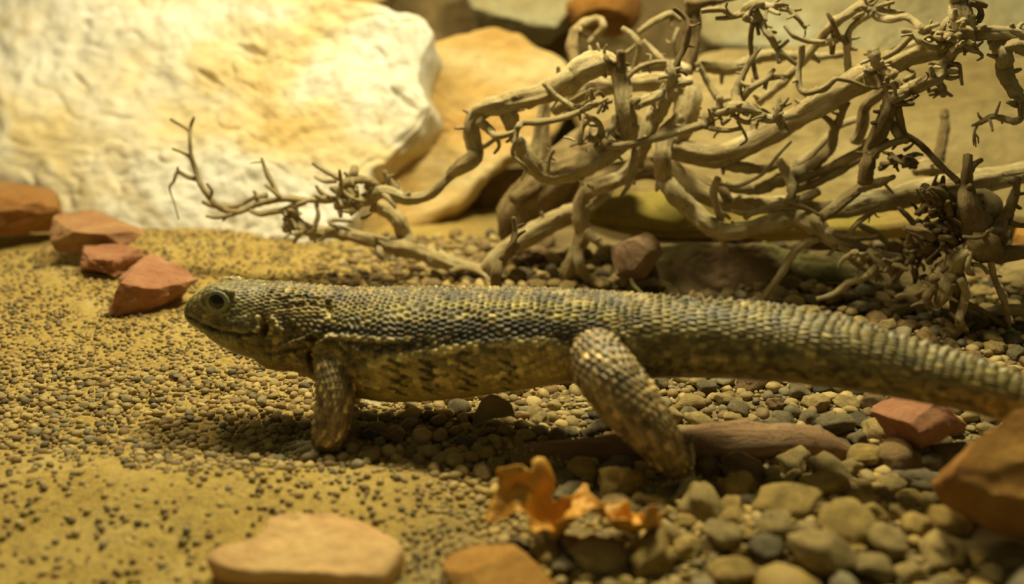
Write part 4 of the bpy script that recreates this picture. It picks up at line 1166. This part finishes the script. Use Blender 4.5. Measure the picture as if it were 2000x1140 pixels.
    m2.polygons.foreach_set('use_smooth', np.ones(len(m2.polygons), bool))
    m2.update()
    m2.materials.clear()
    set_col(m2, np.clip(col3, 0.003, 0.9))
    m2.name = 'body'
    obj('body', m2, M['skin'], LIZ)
    # eyes
    def eye(c, sgn):
        nrm = Vector((-0.25, -1.0 * sgn, 0.12)).normalized()
        R = nrm.to_track_quat('Z', 'Y').to_matrix().to_4x4()
        bm = bmesh.new(); bmesh.ops.create_uvsphere(bm, u_segments=32, v_segments=20, radius=0.0175)
        for v in bm.verts: v.co.z *= 0.75
        em = bpy.data.meshes.new('eye'); bm.to_mesh(em); bm.free()
        em.transform(Matrix.Translation(c) @ R)
        em.polygons.foreach_set('use_smooth', [True] * len(em.polygons))
        eo = obj('eye', em, M['eye'], LIZ, origin=c)
        eo['label'] = 'glossy black eye'
        for (maj, mnr, zz, mt, nm) in ((0.0168, 0.0015, 0.0062, 'iris', 'iris_ring'), (0.0203, 0.0031, 0.004, 'lid', 'eyelid')):
            bm = bmesh.new()
            n1_, n2_ = 40, 10
            vs = []
            for i in range(n1_):
                a = 2 * math.pi * i / n1_
                for j in range(n2_):
                    b_ = 2 * math.pi * j / n2_
                    bead = 1 + (0.22 * math.cos(14 * a) if nm == 'eyelid' else 0)
                    rr_ = maj + mnr * bead * math.cos(b_)
                    vs.append(bm.verts.new((rr_ * math.cos(a) * 1.08, rr_ * math.sin(a) * 0.92, zz + mnr * math.sin(b_))))
            for i in range(n1_):
                for j in range(n2_):
                    bm.faces.new((vs[i * n2_ + j], vs[((i + 1) % n1_) * n2_ + j], vs[((i + 1) % n1_) * n2_ + (j + 1) % n2_], vs[i * n2_ + (j + 1) % n2_]))
            tm = bpy.data.meshes.new(nm); bm.to_mesh(tm); bm.free()
            tm.polygons.foreach_set('use_smooth', [True] * len(tm.polygons))
            tm.transform(R)
            tm.materials.append(M[mt])
            t = bpy.data.objects.new(nm, tm); C.objects.link(t); t.parent = eo
    c = hit(427, 587)
    eye(c + Vector((0.0, -0.002, 0)), 1)
    # far eye: mirror across the head's own centre line
    eye(Vector((c.x, 2 * cyh - c.y - 0.020, c.z - 0.014)), -1)
    # claws
    for (cp, cr, cw, nm) in chains:
        if nm != 'toe': continue
        T = Vector(cp[-1] - cp[-3]).normalized()
        a = Vector(cp[-1]); b = a + T * 0.010 + Vector((0, 0, 0.002)); d = b + T * 0.008 + Vector((0, 0, -0.005))
        cm, _, _ = tube_mesh('claw', [a, b, d], [0.004, 0.0032, 0.0008], 8)
        obj('claw', cm, M['claw'], LIZ, origin=a)
build_lizard()

# ------------------------------------------------------------------ stick, leaves and scraps
me, _, _ = tube_mesh('stick', [P(u, v, d) for (u, v, d) in ((992, 884, 1.76), (1080, 886, 1.75), (1180, 884, 1.745), (1290, 878, 1.74), (1380, 868, 1.735), (1480, 864, 1.735), (1580, 868, 1.73), (1640, 882, 1.73), (1668, 892, 1.73))],
                     [0.012, 0.024, 0.030, 0.033, 0.036, 0.036, 0.033, 0.022, 0.010], 24, 0.16, 4.2, 0.12, 0.012)
tag(obj('stick', me, M['stick'], origin=P(1330, 900, 1.74)), 'pinkish-brown stick of bark lying under the hind leg', 'stick')

def crumple(name, p0, ax, ay, L, Wd, fn, mat, label, cat, nu=70, nv=30, seed=0.0, thick=0.0016, cr=0.02, lobes=0.0):
    ax = Vector(ax).normalized(); ay = Vector(ay).normalized(); az = ax.cross(ay).normalized()
    co = []
    for i in range(nu):
        s = i / (nu - 1)
        for j in range(nv):
            t = j / (nv - 1) * 2 - 1
            w = Wd * (0.25 + 0.75 * math.sin(math.pi * min(1, max(0, s * 0.94 + 0.03))) ** 0.6) * (1 + lobes * math.sin(s * 26) * abs(t))
            x, y, z = fn(s, t, L, w)
            q = Vector(p0) + ax * x + ay * y + az * z
            q = q + az * fbm(q, 16, 3, seed) * cr + ax * fbm(q, 20, 3, seed + 5) * cr * 0.6 + ay * fbm(q, 20, 2, seed + 8) * cr * 0.5
            co.append(q)
    fr = grid_faces(nu, nv)
    me = mesh_np(name, np.array([tuple(c) for c in co]), fr)
    o = obj(name, me, mat, origin=p0)
    md = o.modifiers.new('thickness', 'SOLIDIFY'); md.thickness = thick
    return tag(o, label, cat)

lp = G(965, 1062)
crumple('dry_leaf', lp + Vector((0, 0.02, 0.0)), (1, -0.12, 0), (0.1, 1, 0.25), 0.26, 0.055,
        lambda s, t, L, w: (L * s, w * t * 0.8, 0.022 + 0.050 * abs(math.sin(s * 6.6 + 0.7)) + 0.035 * t * math.sin(5 * s + 1) + 0.03 * t * t),
        M['leaf'], 'crumpled orange dry leaf lying on the coarse gravel', 'leaf', seed=2.0, cr=0.035, lobes=0.25)
crumple('leaf_scrap', G(925, 842) + Vector((0, 0, 0.004)), (1, 0.15, 0.25), (-0.1, 1, 0.5), 0.085, 0.026,
        lambda s, t, L, w: (L * s, w * t, 0.030 * math.sin(math.pi * s) + 0.022 * t * t),
        M['scrap'], 'curled olive scrap of dry leaf under the belly', 'leaf', 30, 14, seed=4.0, cr=0.008)
crumple('leaf_scrap', G(1528, 752) + Vector((0, 0, 0.010)), (1, 0.1, 0), (0, 1, 0.6), 0.055, 0.012,
        lambda s, t, L, w: (L * s, w * t, 0.006 * math.sin(math.pi * s)),
        M['paleleaf'], 'small pale leaf chip lying behind the tail', 'leaf', 16, 8, seed=6.0, cr=0.004)
crumple('bark_chip', G(1222, 578) + Vector((0, 0, 0.012)), (1, 0.05, 0.05), (0, 1, 0.5), 0.13, 0.018,
        lambda s, t, L, w: (L * s, w * t, 0.02 * math.sin(math.pi * s) + 0.01 * t * t),
        M['scrap'], "thin curled bark chip just behind the lizard's back", 'bark', 26, 10, seed=8.0, cr=0.012)
me, _, _ = tube_mesh('bark_splinter', [P(1232, 545, 2.60), P(1238, 558, 2.58), P(1258, 576, 2.56)], [0.004, 0.006, 0.004], 8, 0.1, 2.0, 0.2)
tag(obj('bark_splinter', me, M['pale'], origin=P(1250, 576, 2.57)), "pale curved splinter poking up behind the lizard's back", 'splinter')

# ------------------------------------------------------------------ pebbles, gravel and grit
FEET = [(G(u, v).x, G(u, v).y, a, b) for (u, v, a, b) in ((590, 880, 0.05, 0.05), (745, 790, 0.05, 0.04), (1340, 955, 0.055, 0.06), (1150, 790, 0.06, 0.04), (1100, 895, 0.12, 0.02), (1300, 895, 0.14, 0.02), (1500, 890, 0.15, 0.02), (1000, 1020, 0.03, 0.03), (1130, 1020, 0.03, 0.03))]
def build_gravel():
    def zone(x, y):
        """largest half size of the stones lying there"""
        right_front = sm(-0.05, 0.22, x + 0.25 * (1.6 - y)) * sm(1.86, 1.58, y)
        mid = sm(-0.62, -0.1, x - 0.15 * (y - 1.9)) * sm(1.55, 1.8, y + 0.3 * sm(-0.2, 0.2, x))
        back = sm(-0.62, -0.40, x) * sm(2.35, 2.65, y)
        right = sm(0.2, 0.5, x)
        rmax = 0.0075 + 0.003 * sm(1.6, 1.72, y) * sm(2.3, 2.05, y) + 0.010 * mid + 0.012 * np.maximum(back, 0) + 0.011 * right + 0.032 * right_front
        return rmax
    cell = {}
    CS = 0.05
    out = []
    def ok(x, y, r, pack):
        cx, cy = int(x // CS), int(y // CS)
        for i in range(cx - 2, cx + 3):
            for j in range(cy - 2, cy + 3):
                for (a, b, q) in cell.get((i, j), ()):
                    if (a - x) ** 2 + (b - y) ** 2 < (pack * (q + r)) ** 2:
                        return False
        return True
    classes = [(0.038, 0.052, 700), (0.026, 0.038, 2000), (0.018, 0.026, 6500), (0.013, 0.018, 15000), (0.009, 0.013, 33000), (0.0062, 0.009, 88000), (0.0042, 0.0062, 110000)]
    for (r0, r1, n) in classes:
        y = rng.uniform(1.20, 3.5, n)
        x = rng.uniform(-1, 1, n) * (0.58 * y + 0.38)
        r = rng.uniform(r0, r1, n)
        zm = zone(x, y)
        keep = r < zm * 1.12
        sand = 1 - sm(-0.7, -0.15, x - 0.2 * (y - 1.9) + 0.15 * np.sin(5 * y))       # left: sand shows between the grains
        front_sand = sm(1.72, 1.56, y + 0.1 * x + 0.05 * np.sin(9 * x)) * (1 - sm(-0.25, 0.05, x))
        band = sm(1.60, 1.70, y + 0.1 * np.sin(3 * x)) * sm(2.35, 2.05, y)
        p = 1 - 0.60 * sand * (1 - band) * (1 - front_sand) - 0.92 * front_sand
        if r1 < 0.0095: p = p * np.where(y > 2.6, 0.5, 1) * np.where(x > 0.25, 0.35, 1)
        keep &= rng.uniform(0, 1, n) < p
        keep &= ~((y > 3.32) | ((x > 0.12) & (y > 3.12)) | ((x > 0.33) & (x < 1.15) & (y > 2.80) & (y < 2.98)))
        for (fx, fy, fw, fd) in FOOT:
            keep &= ((x - fx) / fw) ** 2 + ((y - fy) / fd) ** 2 > 1
        if r0 > 0.008:
            for (fx, fy, fw, fd) in FEET:
                keep &= ((x - fx) / (fw + r)) ** 2 + ((y - fy) / (fd + r)) ** 2 > 1
        for i in np.where(keep)[0]:
            if ok(x[i], y[i], r[i], 0.80):
                cell.setdefault((int(x[i] // CS), int(y[i] // CS)), []).append((x[i], y[i], r[i]))
                out.append((x[i], y[i], r[i]))
    return np.array(out)

peb = build_gravel()
pz = ground(peb[:, 0], peb[:, 1])
pu_, pv_, pf_ = project(np.stack([peb[:, 0], peb[:, 1], pz], 1))
psize = peb[:, 2] * FPX / pf_
inview = (pu_ > -10) & (pu_ < 2010) & (pv_ > 440) & (pv_ < 1150)
order = np.argsort(-np.where(inview, psize, 0))
big = order[:300]
isbig = np.zeros(len(peb), bool); isbig[big] = True

base = [stone_mesh(100 + i, 3, 9, 0.13, 0.55, 0.92) for i in range(10)]
bases = {}
for k in PCOL:
    for i, b in enumerate(base):
        m_ = b.copy(); m_.materials.clear(); m_.materials.append(M['peb_' + k]); m_.name = k.replace(' ', '_') + '_pebble'
        bases[(k, i)] = m_
for b in base:
    bpy.data.meshes.remove(b)

rs = random.Random(5)
def colour(x, y):
    q = rs.random()
    if y < 1.75 and x > -0.1:
        return 'ochre' if q < 0.34 else 'tan' if q < 0.78 else 'brown' if q < 0.9 else 'grey'
    if y > 2.4 and x < 0.4:
        return 'brown' if q < 0.45 else 'tan' if q < 0.8 else 'dark grey' if q < 0.9 else 'grey'
    if x > 0.15:
        return 'tan' if q < 0.36 else 'grey' if q < 0.62 else 'brown' if q < 0.84 else 'dark grey'
    return 'tan' if q < 0.62 else 'brown' if q < 0.82 else 'grey' if q < 0.97 else 'dark grey'

MARKS = [(G(u, v), t) for (u, v, t) in ((1130, 1010, 'by the orange dry leaf'), (1880, 960, 'beside the big amber-brown stone'), (690, 1080, 'beside the flat peach-coloured stone'), (980, 1110, 'beside the yellow-orange stone'),
         (1500, 900, 'along the right end of the pinkish stick'), (1080, 900, 'along the thin end of the pinkish stick'), (1345, 960, "by the lizard's near hind foot"), (1780, 850, 'next to the brick-red stone under the tail'), (640, 880, "by the lizard's near front foot"),
         (960, 820, "under the lizard's belly"), (1480, 770, "under the base of the lizard's tail"), (1870, 660, 'at the foot of the dark root stump'), (1240, 560, 'in front of the mauve stone'), (1600, 600, 'in front of the dark mossy slab'), (940, 530, 'under the lowest bend of the bleached driftwood'), (760, 500, 'under the long left arm of the driftwood'), (300, 560, 'by the row of red stones'), (1980, 600, 'beside the round tan boulder'),
         (1500, 1060, 'in the heap between leaf and amber stone'), (1700, 1000, 'in the heap before the amber-brown stone'))]
for i in big:
    x, y, r = peb[i]
    k = colour(x, y)
    z = float(ground(x, y))
    o = bpy.data.objects.new(('grey' if 'grey' in k else k) + '_pebble', bases[(k, rs.randrange(10))])
    C.objects.link(o)
    fl = rs.uniform(0.55, 0.85)
    o.scale = (r * rs.uniform(1.0, 1.3), r * rs.uniform(0.85, 1.1), r * fl)
    o.rotation_euler = (rs.uniform(-.4, .4), rs.uniform(-.4, .4), rs.uniform(0, 6.28))
    o.location = (x, y, z + r * fl * rs.uniform(0.35, 0.6))
    near = min(MARKS, key=lambda m: (m[0].x - x) ** 2 + (m[0].y - y) ** 2)
    px_ = psize[i]
    size = 'big' if px_ > 34 else 'middling' if px_ > 23 else 'small'
    tag(o, '%s %s pebble lying %s' % (size, k, near[1]), 'pebble', '%s %s pebbles %s' % (size, k, near[1]))

def stuff(name, idx, sub, label, mat, lift):
    tm = []
    for i in range(14):
        bm = bmesh.new(); bmesh.ops.create_icosphere(bm, subdivisions=sub, radius=1)
        r_ = random.Random(i + 40)
        pl = [(Vector((r_.gauss(0, 1), r_.gauss(0, 1), r_.gauss(0, 1))).normalized(), r_.uniform(0.55, 0.9)) for _ in range(6)]
        for v in bm.verts:
            p = v.co.copy()
            for d, c in pl:
                e = p.dot(d) - c
                if e > 0: p -= d * e
            v.co = p * r_.uniform(0.93, 1.07)
        bm.verts.index_update()
        tm.append((np.array([tuple(v.co) for v in bm.verts]), np.array([[v.index for v in f.verts] for f in bm.faces])))
        bm.free()
    n = len(idx)
    nvp, nfp = len(tm[0][0]), len(tm[0][1])
    T = np.stack([t[0] for t in tm]); F = np.stack([t[1] for t in tm])
    which = rng.integers(0, 14, n)
    X = T[which]                                                 # n, nv, 3
    r = peb[idx, 2]
    sc = np.stack([r * rng.uniform(0.95, 1.35, n), r * rng.uniform(0.8, 1.1, n), r * rng.uniform(0.55, 0.9, n)], 1)
    X = X * sc[:, None, :]
    tx = rng.uniform(-0.6, 0.6, n)
    c, s = np.cos(tx)[:, None], np.sin(tx)[:, None]
    X = np.stack([X[..., 0], X[..., 1] * c - X[..., 2] * s, X[..., 1] * s + X[..., 2] * c], -1)
    a = rng.uniform(0, 6.283, n)
    c, s = np.cos(a)[:, None], np.sin(a)[:, None]
    X = np.stack([X[..., 0] * c - X[..., 1] * s, X[..., 0] * s + X[..., 1] * c, X[..., 2]], -1)
    pos = np.stack([peb[idx, 0], peb[idx, 1], ground(peb[idx, 0], peb[idx, 1]) + r * rng.uniform(0.1, lift, n)], 1)
    X = X + pos[:, None, :]
    faces = (F[which] + (np.arange(n) * nvp)[:, None, None]).reshape(-1, 3)
    me = mesh_np(name, X.reshape(-1, 3), faces)
    cc = np.array([np.array(PCOL[colour(*peb[i, :2])]) for i in idx]) * rng.uniform(0.7, 1.35, n)[:, None]
    set_col(me, np.repeat(np.clip(cc, 0, 0.9), nvp, 0))
    o = obj(name, me, mat)
    return tag(o, label, 'gravel', kind='stuff')

rest = np.where(~isbig)[0]
coarse = rest[peb[rest, 2] >= 0.0095]
fine = rest[peb[rest, 2] < 0.0095]
stuff('gravel', coarse, 2, 'olive-tan gravel spread under the lizard and driftwood', M['gravel'], 0.7)
stuff('grit', fine, 1, 'fine sandy grit scattered between the gravel and over the sand', M['gravel'], 0.6)
print('PEBBLES', len(peb), len(coarse), len(fine))
